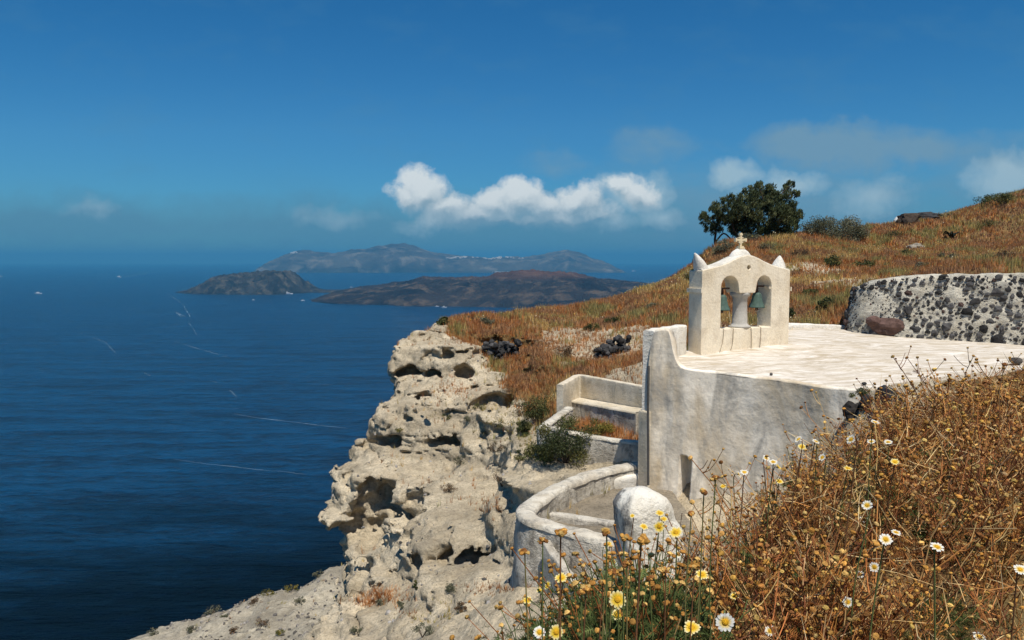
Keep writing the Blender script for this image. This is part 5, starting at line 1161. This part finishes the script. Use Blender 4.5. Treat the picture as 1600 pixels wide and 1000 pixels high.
for i, (px, py, w_, h_, pal, lab) in enumerate([(700, 765, 30, 14, BRN, 'brown low bush in the middle of the lower cliff face'), (760, 675, 34, 14, GREY, 'olive bush on the slope above the round hollows'), (790, 665, 36, 20, GREEN, 'dark olive bush on the slope left of the low wall tip'), (735, 655, 26, 10, GREY, 'thin grey bush on the cliff near a dark overhang'), (775, 700, 30, 14, BRN, 'brown bush just above the gully'), (810, 715, 30, 20, GREEN, 'dark bush at the edge of the big green one'), (560, 985, 30, 12, GREY, 'grey cushion plant at the bottom edge below the dark cliff pillar'), (770, 960, 34, 16, BRN, 'dry brown bush at the bottom under the terrace wall'), (800, 610, 36, 20, BRN, 'reddish brown bush left of the highest green shrub'), (790, 575, 34, 14, BRN, 'brown bush under the long black stone patch')]):
    c_ = hits(px, py + h_ * .3)
    if c_ is not None: shrub(0, 0, w_, h_, pal, lab, n=520, at=c_, seed=300 + i, leaf=.04)
# dark drooping agave-like plant on the hill
c = hit(1487, 374, 30); b = thing('agave', c, 'dark drooping spiky plant alone in the hill meadow at right', 'plant')
mb = MB(); r = np.random.RandomState(3)
for q in range(14):
    az = r.rand() * 6.28; L = r.uniform(.6, 1.1); t = np.linspace(0, 1, 6); pts = c + np.stack([np.cos(az) * L * t * 1.2, np.sin(az) * L * t, .55 * np.sin(t * 2.6) * L + .1], 1); side = np.array([-math.sin(az), math.cos(az), .2]); w_ = .12 * (1 - t ** 1.5) + .01
    mb.add(np.stack([pts - side * w_[:, None], pts + side * w_[:, None]], 1).reshape(-1, 3), grid_faces(6, 2), (.025, .028, .02))
mb.build('spiky_leaf', m_veg, b)

# ------------------------------------------------------------------ wind-bent tree
ty = 63.0; tr_c = hit(1170, 374, 45); tr_c = np.array([*P(1170, 374, ty)[:2], P(1170, 374, ty)[2]])
tree = thing('tree', tr_c, 'dark green wind bent tree on the skyline behind the belfry', 'tree')
ZP = lambda zx, zy, yy=ty: P(1090 + zx / 8.333, 270 + zy / 8.333, yy)
clus = [(100,580,60),(75,545,35),(110,650,55),(150,720,50),(230,440,50),(190,470,35),(260,520,60),(300,480,70),(330,360,42),(410,340,40),(450,310,36),(240,620,60),(230,740,70),(330,620,70),(400,560,70),(480,400,80),(540,330,60),(560,470,90),(620,560,100),(640,400,90),(620,240,36),(700,300,80),(680,230,45),(790,210,60),(805,150,36),(780,330,90),(750,480,90),(650,680,90),(540,640,90),(480,720,70),(800,620,80),(880,420,90),(920,260,90),(960,210,60),(950,340,90),(1000,450,100),(1050,600,110),(1000,700,90),(1120,520,90),(1170,430,80),(1200,600,90),(1250,450,55),(1300,560,70),(1330,530,40),(1180,700,80),(1140,205,45),(1200,165,48),(1230,150,32),(1180,290,48),(1260,275,42),(1310,270,30),(1050,290,50),(1120,340,50),(870,740,80),(740,760,80),(600,760,60),(1080,770,60),(1230,700,70)]
_r = np.random.RandomState(4)
for _ in range(26):
    zx = _r.uniform(330, 1230); zy = _r.uniform(300, 800); top_ = np.interp(zx, [300, 480, 640, 800, 960, 1100, 1230], [480, 390, 330, 250, 250, 380, 480])
    if zy > top_ + 40: clus.append((zx, zy, _r.uniform(45, 80)))
mb = MB(); r = np.random.RandomState(9); TG = [(.06, .075, .032), (.085, .10, .042), (.042, .055, .024), (.125, .135, .06)]
cl_c = []
for zx, zy, zr in clus:
    y_ = ty + r.uniform(-1.6, 1.6) * (1 if zr > 60 else .4); c = ZP(zx, zy, y_); rad = 1.28 * zr / 8.333 / F * ty; cl_c.append((c, rad)); n = int(340 * (zr / 70) ** 2) + 60
    sub = rdir(9, r) * rad * .72; k_ = r.randint(0, 9, n)
    p = c + sub[k_] + rdir(n, r) * (r.rand(n, 1) ** .5) * rad * .5
    leaves(mb, p, .27 * (.6 + .7 * r.rand(n)), .065, np.array(TG)[r.randint(0, 4, 9)][k_] * (.75 + .5 * r.rand(n, 1)), r, up=.3, axis=(.62, 0, .62), axw=.5)
mb.build('crown', m_veg, tree)
def limb(pts, r0, r1, name='limb'):
    q = spline(np.array([ZP(*p) for p in pts]), .2); mb = MB(); tube(mb, q, np.linspace(r0, r1, len(q)), 7); mb.build(name, m_bark, tree, smooth=True)
limb([(230, 950), (225, 860), (240, 740), (200, 620), (120, 560)], .11, .03, 'trunk'); limb([(235, 900), (340, 790), (450, 880)], .07, .06)
limb([(560, 880), (480, 760), (420, 560), (330, 370)], .13, .03); limb([(700, 870), (640, 640), (600, 420), (680, 260)], .16, .03, 'trunk'); limb([(820, 850), (800, 600), (860, 400), (800, 180)], .14, .03)
limb([(900, 850), (960, 600), (1080, 300), (1200, 170)], .14, .03); limb([(1000, 840), (1080, 560), (1130, 380), (1290, 275)], .12, .025); limb([(1050, 850), (1150, 650), (1290, 540)], .11, .03); limb([(240, 760), (260, 560), (300, 470)], .05, .02); limb([(720, 760), (860, 560), (1010, 480)], .07, .02); limb([(500, 760), (540, 520), (520, 340)], .07, .02)
# ------------------------------------------------------------------ foreground: dry crown daisies
rf = np.random.RandomState(123)
ST = [(.40, .155, .05), (.50, .23, .075), (.21, .08, .036), (.62, .41, .18)]
HD = [(.40, .19, .045), (.49, .26, .065), (.21, .09, .03), (.56, .36, .12)]
STRAW = [(.62, .45, .22), (.52, .34, .15), (.68, .53, .3)]
GRN = [(.11, .15, .045), (.085, .12, .04), (.15, .18, .06)]
def frame(d):
    d = d / (np.linalg.norm(d) + 1e-9); a = np.cross(d, [.3, .9, .1]); a /= np.linalg.norm(a) + 1e-9; return a, np.cross(d, a), d
def head(mb, c, d, r_, col, n=8):
    a, b, d = frame(d); prof = [(.25, -.55), (.85, -.35), (1.05, .05), (.92, .45), (.62, .72), (.2, .84)]
    th = np.arange(n) * 2 * np.pi / n; V = []
    for i, (q, h_) in enumerate(prof):
        jit = 1 + .14 * rf.randn(n); V.append(c + r_ * (q * jit)[:, None] * (np.cos(th)[:, None] * a + np.sin(th)[:, None] * b) + r_ * (h_ + .06 * rf.randn(n))[:, None] * d)
    V = np.concatenate(V); i = np.arange(len(prof) * n).reshape(-1, n); j = np.roll(i, -1, 1)
    cc = np.repeat(np.array([.7, .8, 1, 1.15, 1.05, .8])[:, None] * np.array(col), n, 0) * (.8 + .4 * rf.rand(len(V), 1))
    mb.add(V, np.concatenate([np.stack([i[:-1], j[:-1], j[1:], i[1:]], -1).reshape(-1, 4)]), cc); mb.add(V[-n:], [list(range(n))] if n != 4 else [[0, 1, 2, 3]], cc[-n:])
def feather(mb, p, d, L, cols):
    """finely cut leaf: a midrib with paired narrow lobes"""
    a, b, d = frame(d); m = 7; t = np.linspace(.15, 1, m); q = p + d * (t * L)[:, None] - np.array([0, 0, 1]) * (t ** 2 * L * .25)[:, None]
    for s in (-1, 1):
        l = L * .38 * np.sin(t * 2.6 + .35); tip = q + a * (s * l)[:, None] + d * (l * .7)[:, None] + b * (rf.randn(m) * L * .06)[:, None]
        w_ = d * L * .035; mb.add(np.stack([q - w_, q + w_, tip], 1).reshape(-1, 3), np.arange(3 * m).reshape(m, 3), pick(cols, 1, rf)[0])
    mb.add(np.concatenate([q + a * L * .018, q - a * L * .018]), [[i, i + 1, m + i + 1, m + i] for i in range(m - 1)], pick(cols, 1, rf)[0])
def plant(kind, h=.6, ns=6, nb=4, fine=True):
    mb = MB()
    for s in range(ns):
        az = rf.rand() * 6.283; ln = rf.uniform(.1, .62); hh = h * rf.uniform(.62, 1.08)
        t = np.linspace(0, 1, 6); wob = np.cumsum(rf.randn(6, 3), 0) * .012
        q = np.stack([np.cos(az) * ln * hh * t ** 1.5, np.sin(az) * ln * hh * t ** 1.5, hh * t * (1 - .18 * ln * t)], 1) + wob * t[:, None] + [rf.randn() * .03, rf.randn() * .03, -.03]
        col = pick(ST if kind == 'dry' else GRN + ST[:1], 1, rf)[0]
        tube(mb, q, np.linspace(.0032, .0018, 6), 4, col)
        head(mb, q[-1], q[-1] - q[-2], rf.uniform(.006, .0115), pick(HD, 1, rf)[0])
        for k_ in range(nb):
            t0 = rf.uniform(.35, .92); i = min(int(t0 * 5), 4); b0 = q[i] + (q[i + 1] - q[i]) * (t0 * 5 - i); a2 = rf.rand() * 6.283; L = hh * rf.uniform(.12, .34)
            dd = np.array([math.cos(a2), math.sin(a2), 0]); tt = np.linspace(0, 1, 4)[:, None]
            qq = b0 + dd * L * .62 * tt + np.array([0, 0, 1]) * L * (tt ** 1.6) * rf.uniform(.4, 1.0)
            tube(mb, qq, [.0022, .0019, .0016, .0015], 3, col * rf.uniform(.8, 1.2))
            if rf.rand() < .68: head(mb, qq[-1], qq[-1] - qq[-2] + rf.randn(3) * .01, rf.uniform(.0045, .0105), pick(HD, 1, rf)[0], 7)
        nl = 7 if kind == 'dry' else 20
        for k_ in range(nl):
            t0 = rf.uniform(.05, .85); i = min(int(t0 * 5), 4); b0 = q[i] + (q[i + 1] - q[i]) * (t0 * 5 - i); d = rdir(1, rf)[0]; d[2] = abs(d[2]) * .4
            feather(mb, b0, d, rf.uniform(.03, .065) if kind == 'dry' else rf.uniform(.045, .085), ST + HD[:1] if kind == 'dry' else GRN)
    return mb
def merged(mb):
    V = np.concatenate(mb.v); Cc = np.concatenate(mb.c); return V, {k: np.concatenate(f) for k, f in mb.f.items()}, Cc
PD = [merged(plant('dry', .58, 7, 4)) for _ in range(8)]; PG = [merged(plant('green', .5, 6, 1)) for _ in range(3)]; PGT = [(h_, merged(plant('green', h_, 7, 1))) for h_ in (.32, .45, .6, .75, .9) for _ in range(2)]
def stamp(mb, var, pos, sc, az, tint):
    V, fs, Cc = var; ca, sa_ = math.cos(az), math.sin(az); v = np.stack([V[:, 0] * ca - V[:, 1] * sa_, V[:, 0] * sa_ + V[:, 1] * ca, V[:, 2]], 1) * sc + pos
    base = mb.n; mb.v.append(v.astype(np.float32)); mb.c.append((Cc * tint).astype(np.float32)); mb.n += len(v)
    for k_, f in fs.items(): mb.f.setdefault(k_, []).append(f + base)
bank_edge = np.array([(1.6, .16), (2.4, .14), (2.9, .16), (3.5, .72), (4.3, 1.28), (5.2, 1.95), (5.8, 2.75), (6.6, 3.0), (7.6, 3.6), (8.6, 4.6), (9.2, 5.6), (12, 7.2), (15, 8.6)])
def zg(x, y): return float(H(np.array([x]), np.array([y]))[0])
mbd = MB(); cnt = 0
cand = np.stack([rf.uniform(.05, 9.8, 9000), rf.uniform(1.9, 14.0, 9000)], 1)
hz_ = H(cand[:, 0], cand[:, 1])
for (x, y), z in zip(cand, hz_):
    if x > .66 * y + .35: continue
    e = np.interp(y, bank_edge[:, 0], bank_edge[:, 1]) + .12 * math.sin(y * 5)
    if x < e: continue
    dens = 1.0 if y < 6 else (.55 if y < 9 else .3)
    # a thin, trampled patch near the lower right corner
    if y < 3.4 and x > 1.25 + .3 * math.sin(y * 3): dens *= .45
    if rf.rand() > dens * .56: continue
    far = y > 7
    sc_ = (rf.uniform(.6, 1.05) if rf.rand() < .88 else rf.uniform(1.0, 1.22)) * (.62 if x - e < .2 else (.8 if x - e < .45 else 1)) * (.55 if y > 8 else (.85 if y > 5.2 else 1)) * (1 - .25 * sstep(3.0, 1.6, y))
    tint = np.array([1, 1, 1]) * rf.uniform(.72, 1.25) * np.array([1, rf.uniform(.92, 1.08), rf.uniform(.85, 1.15)])
    stamp(mbd, PD[rf.randint(8)], np.array([x, y, z]), sc_, rf.rand() * 6.28, tint); cnt += 1
print('dry plants', cnt, mbd.n)
# loose straw and fallen stalks woven through
n = 4200; y = rf.uniform(1.9, 7.5, n); e = np.interp(y, bank_edge[:, 0], bank_edge[:, 1]); x = e + rf.rand(n) * np.maximum(.66 * y + .3 - e, .05); z = H(x, y) + rf.rand(n) ** 1.5 * .42
d = rdir(n, rf); d[:, 2] = np.abs(d[:, 2]) * .8 ; L = rf.uniform(.06, .3, n)[:, None]; p0 = np.stack([x, y, z], 1); sd_ = np.cross(d, rdir(n, rf)); sd_ /= np.linalg.norm(sd_, axis=1)[:, None]; sd_ *= .0016
mid_ = p0 + d * L * .5 + rdir(n, rf) * L * .06
V = np.stack([p0 - sd_, p0 + sd_, mid_ - sd_, mid_ + sd_, p0 + d * L], 1); cc = np.repeat(pick(STRAW + ST[:2] + ST[3:], n, rf), 5, 0); ii = np.arange(n)[:, None] * 5
mbd.add(V.reshape(-1, 3), ii + [[0, 1, 3, 2]], cc); 
mbd.add(V[:, 2:5].reshape(-1, 3), np.arange(3 * n).reshape(n, 3), np.repeat(pick(STRAW, n, rf), 3, 0))
tag(mbd.build('dry_daisy_stalks', m_dry), 'tangle of dead brown daisy stalks with round seed heads on the bank', kind='stuff')
# green feathery growth
mbl = MB()
ENV = np.array([(780, 1000), (800, 985), (830, 935), (880, 915), (930, 895), (960, 865), (1000, 845), (1040, 850), (1060, 880), (1090, 900), (1120, 930), (1200, 960)])
for i in range(120):
    px = rf.uniform(800, 1110) if i % 4 else rf.uniform(960, 1050); Yp = rf.uniform(2.55, 3.35); x = (px - 800) / F * Yp; z0 = zg(x, Yp)
    top = P(px, np.interp(px, ENV[:, 0], ENV[:, 1]) + abs(rf.randn()) * 45, Yp)[2]; need = np.clip(top - z0, .28, 1.0); hv, var_ = PGT[min(int(np.argmin([abs(q_[0] - need) for q_ in PGT])) + rf.randint(2), 9)]
    stamp(mbl, var_, np.array([x, Yp, z0]), np.clip(need / hv, .75, 1.15), rf.rand() * 6.28, np.ones(3) * rf.uniform(.8, 1.2))
for i in range(40):
    y = rf.uniform(2.4, 5.0); e = np.interp(y, bank_edge[:, 0], bank_edge[:, 1]); x = e + rf.rand() * 1.6; stamp(mbl, PG[rf.randint(3)], np.array([x, y, zg(x, y)]), rf.uniform(.45, .8), rf.rand() * 6.28, np.ones(3) * rf.uniform(.8, 1.2))
tag(mbl.build('green_foliage', m_veg), 'feathery green daisy foliage among the dead stalks', kind='stuff')

# daisies in bloom: each one a thing
m_petal = mat_vcol('daisy_petal', .6, .3, .2); m_disc = mat_plain('daisy_disc', (.62, .33, .015), .8, .35, 120, .8, .004); m_gstem = mat_plain('green_stem', (.13, .16, .05), .7, .3, 30, .1); m_bstem = mat_plain('brown_stem', (.19, .09, .04), .8, .3, 30, .1)
m_ostem = mat_plain('olive_stem', (.22, .19, .07), .8, .3, 30, .1)
m_seed = mat_vcol('seed_head_brown', .9, 0, .05, .5, 150)
def bloom(px, py, size, kind, label, face=None, grp='crown daisies in bloom'):
    dia = .043 if kind != 'b' else .026
    Yd = min(dia * F / size, 6.2) * (.86 if px > 1120 and py < 960 else 1); c = P(px, py, Yd); gz_ = zg(c[0] + .02, c[1] + .06); base = np.array([c[0] + rf.uniform(-.05, .05), c[1] + rf.uniform(.0, .1), 0]); base[2] = min(zg(base[0], base[1]), c[2] - .12)
    o = thing('crown_daisy', base, label, 'flower', grp); R_ = size / F * Yd / 2
    d = np.array({'f': (-.15, -.95, .45), 'u': (rf.uniform(-.3, .1), -.45, .9), 's': (rf.uniform(-.8, .8), -.3, .6)}[face or 'u']) + rf.randn(3) * .12; a, b, d = frame(d)
    mb = MB(); q = spline(np.array([base - [0, 0, .03], base * .45 + c * .55 + [rf.uniform(-.02, .02), .02, 0], c - d * .03, c - d * .004]), .03); tube(mb, q, np.linspace(.003, .002, len(q)), 6); mb.build('stem', m_gstem if rf.rand() < .6 else m_bstem, o, smooth=True)
    mb = MB(); n = rf.randint(13, 17); inner = np.array((.85, .58, .04)); outer_ = np.array((.86, .85, .78)) if kind == 'w' else np.array((.90, .84, .52))
    th0 = rf.rand() * 6
    for i in range(n):
        th = th0 + i * 6.283 / n + rf.randn() * .06; e = math.cos(th) * a + math.sin(th) * b; s = -math.sin(th) * a + math.cos(th) * b; lift = rf.uniform(.02, .26) if face != 's' else rf.uniform(.1, .4); LR = R_ * rf.uniform(.88, 1.05)
        rows = []; cols = []
        for t, w_ in ((.30, .09), (.5, .145), (.72, .17), (.9, .14), (1.0, .06)):
            p = c + e * LR * t + d * (lift * LR * t - .25 * LR * max(0, t - .6) ** 1.2 * rf.uniform(.4, 1.4)); ww = w_ * R_
            rows += [p - s * ww, p - d * .02 * R_, p + s * ww]; f_ = min(1, max(0, (t - .42) / .22)) if kind == 'w' else min(1, max(0, (t - .62) / .34)); cols += [inner * (1 - f_) + outer_ * f_] * 3
        mb.add(rows, grid_faces(5, 3), np.array(cols))
    mb.build('petals', m_petal, o, smooth=True)
    mb = MB(); k_ = 16; prof = [(.36, -.02), (.37, .05), (.32, .13), (.2, .18), (.0, .20)]; thh = np.arange(k_) * 6.283 / k_
    V = np.concatenate([c + R_ * q_ * (np.cos(thh)[:, None] * a + np.sin(thh)[:, None] * b) + R_ * h_ * d for q_, h_ in prof]); ii = np.arange(5 * k_).reshape(5, k_); jj = np.roll(ii, -1, 1); mb.add(V, np.stack([ii[:-1], jj[:-1], jj[1:], ii[1:]], -1).reshape(-1, 4)); mb.build('disc', m_disc, o, smooth=True)
    mb = MB(); prof = [(.08, -.14), (.3, -.1), (.37, -.03), (.34, -.01)]; V = np.concatenate([c + R_ * q_ * (np.cos(thh)[:, None] * a + np.sin(thh)[:, None] * b) + R_ * h_ * d for q_, h_ in prof]); ii = np.arange(4 * k_).reshape(4, k_); jj = np.roll(ii, -1, 1); mb.add(V, np.stack([ii[:-1], jj[:-1], jj[1:], ii[1:]], -1).reshape(-1, 4)); mb.build('calyx', m_gstem, o, smooth=True)
BL = [(1133, 972, 31, 'w', 'large white daisy facing us at the bottom edge right of the green growth', 'f'), (1081, 981, 28, 'y', 'yellow centred daisy opening upward at the bottom edge, left of the largest white one', 'u'), (965, 937, 29, 'y', 'big pale yellow daisy facing us in the middle of the green growth', 'f'), (965, 961, 21, 'y', 'yellow daisy directly below the big pale yellow one', 'u'),
      (877, 903, 21, 'y', 'yellow daisy with raised petals below the tall brown seed heads', 'u'), (843, 988, 21, 'w', 'pale daisy at the bottom left corner of the flower patch', 'f'), (869, 988, 25, 'y', 'yellow daisy overlapping a paler one at the bottom left of the patch', 'f'), (824, 938, 17, 'y', 'yellow daisy farthest left against the pale rock', 'u'), (856, 915, 15, 'y', 'small yellow bloom just left of the raised petal daisy', 's'), (906, 917, 16, 'w', 'white rimmed daisy seen edge on right of the raised petal daisy', 's'), (924, 945, 12, 'y', 'tiny yellow bloom left of the big pale yellow daisy', 's'), (843, 923, 11, 'b', 'small closing bloom above the leftmost daisy', 's'),
      (1097, 898, 21, 'y', 'yellow daisy with long petals on bare soil right of the green growth', 'u'), (1097, 939, 13, 'y', 'small yellow daisy below the long petalled one at the brown thicket edge', 'u'), (1148, 932, 16, 'y', 'flat opened yellow daisy in the brown thicket above the largest white one', 's'), (1060, 866, 13, 'w', 'small white daisy against the grey path soil', 'f'), (1056, 832, 22, 'y', 'broad yellow daisy highest at the right of the cluster in front of the white pillar', 'u'), (1030, 823, 19, 'y', 'deep yellow daisy in front of the white pillar', 'f'), (1031, 802, 15, 'y', 'topmost daisy in front of the white pillar', 'u'), (1037, 811, 13, 'y', 'small daisy just under the topmost one before the white pillar', 'u'), (1006, 823, 15, 'y', 'half open yellow bloom at the left of the pillar cluster', 'u'), (988, 806, 9, 'b', 'yellow bud on a thin stem against the left side of the pillar', 'u'), (958, 878, 15, 'w', 'white daisy facing us beside the dark end of the terrace wall', 'f'), (951, 850, 12, 'y', 'upper of two pale blooms in front of the terrace wall end', 'u'), (947, 858, 12, 'w', 'lower of two pale blooms in front of the terrace wall end', 's'),
      (1204, 986, 20, 'w', 'white daisy at the bottom edge right of the largest white one', 's'), (1163, 738, 14, 'w', 'white daisy standing highest on the left shoulder of the thicket', 'u'), (1154, 741, 12, 'w', 'second white daisy beside the highest one on the left shoulder', 's'), (1130, 760, 12, 'y', 'yellow daisy on the left shoulder against the chapel wall', 'u'), (1384, 843, 21, 'w', 'bright white daisy in the middle of the brown thicket', 'u'), (1400, 832, 15, 'w', 'white daisy touching the bright one in the middle of the thicket', 'u'), (1464, 855, 22, 'w', 'white daisy with drooping petals right of the middle of the thicket', 'u'), (1366, 886, 17, 'w', 'white daisy below the bright one in the thicket', 'f'), (1344, 898, 15, 'w', 'lowest white daisy of the three in the middle of the thicket', 'u'), (1355, 790, 18, 'w', 'flat white daisy above the bright middle one', 's'), (1350, 811, 13, 'w', 'small white daisy under the flat one in the thicket', 'u'), (1325, 941, 17, 'w', 'white daisy on the lower thicket above the straw', 's'), (1476, 820, 13, 'w', 'small pale daisy above the drooping petal one', 'u'), (1530, 995, 20, 'w', 'white daisy cut by the bottom edge at right', 'u'), (1594, 890, 20, 'w', 'white daisy cut by the right edge', 'u'),
      (1197, 716, 12, 'w', 'white daisy at the far left tip of the upper thicket', 'u'), (1208, 722, 14, 'w', 'pale daisy next to the far left tip of the upper thicket', 'u'), (1216, 730, 13, 'y', 'yellow daisy just under the upper left tip', 's'), (1248, 687, 14, 'w', 'white daisy high on the thicket against the shaded chapel wall', 's'), (1253, 698, 13, 'y', 'yellow daisy under the high white one near the chapel wall', 'u'), (1275, 690, 12, 'w', 'left one of the close white pair on the thicket top', 'u'), (1284, 688, 12, 'w', 'right one of the close white pair on the thicket top', 's'), (1330, 687, 17, 'w', 'wide flat white daisy on the thicket top below the dark rocks', 's'), (1367, 660, 14, 'w', 'topmost white daisy beside the large dark rock', 's'), (1361, 690, 13, 'w', 'white daisy under the topmost one near the dark rock', 'u'), (1388, 691, 13, 'w', 'white daisy right of and below the dark rock', 'u'), (1325, 732, 14, 'y', 'pale yellow daisy in the upper middle thicket', 'u'), (1285, 715, 13, 'w', 'white daisy half hidden in upper thicket stalks', 's'), (1218, 752, 13, 'y', 'yellow daisy low on the left side of the upper thicket', 'u'), (1398, 722, 14, 'y', 'yellow white daisy among dense seed heads in the upper thicket', 's'), (1483, 672, 11, 'y', 'little yellow daisy alone in the upper right thicket', 'u'), (1584, 729, 12, 'y', 'orange yellow bloom near the right edge', 's')]
for q in BL: bloom(*q)
SD_ = [(820, 862, 20, 'tall dry seed head farthest left in front of the terrace wall'), (848, 845, 19, 'second tall dry seed head in front of the terrace wall'), (876, 832, 24, 'highest tall dry seed head in front of the terrace wall'), (908, 925, 18, 'dry seed head on a short stalk under the grey buttress'), (948, 832, 22, 'broad dry seed head leaning left beside the white pillar'), (1002, 845, 26, 'big crumbly seed head clump in front of the pillar foot'), (975, 840, 20, 'dry seed head left of the big crumbly clump'), (957, 893, 17, 'dry seed head right of the terrace wall end'), (948, 870, 16, 'small dry seed head against the terrace wall end'), (980, 880, 20, 'golden dry seed head in the middle of the green growth'), (1015, 905, 18, 'golden brown seed head above the big yellow daisy'), (916, 920, 20, 'golden seed head beside the edge on daisy'), (1080, 803, 16, 'dry seed head leaning out over the pale path'), (1100, 768, 17, 'dark brown shrivelled head on the left shoulder against the wall'), (1118, 748, 15, 'shrivelled brown head below the highest white daisy'), (942, 910, 17, 'brown seed head left of the path soil gap'), (1085, 885, 18, 'seed head beside the long petalled daisy'), (1040, 890, 17, 'seed head on the bare grey soil')]
for px, py, size, lab in SD_:
    Yd = .026 * F / size; c = P(px, py, Yd); base = np.array([c[0] + rf.uniform(-.03, .03), c[1] + rf.uniform(0, .06), 0]); base[2] = min(zg(base[0], base[1]), c[2] - .15)
    o = thing('seed_head', base, lab, 'dried flower', 'dried daisy seed heads'); mb = MB(); q = spline(np.array([base - [0, 0, .03], base * .65 + c * .35 + [rf.uniform(-.03, .03), .01, 0], base * .3 + c * .7 + [rf.uniform(-.012, .012), .005, 0], c]), .03); tube(mb, q, np.linspace(.0024, .0016, len(q)), 6); mb.build('stem', [m_bstem, m_gstem, m_ostem][rf.randint(3)], o, smooth=True)
    mb = MB()
    for k_ in range(14): head(mb, c + rf.randn(3) * [.0042, .0042, .002], np.array([rf.randn() * .5, -.2, 1]), size / F * Yd * rf.uniform(.11, .24), pick(HD, 1, rf)[0], 9)
    mb.build('head', m_seed, o)
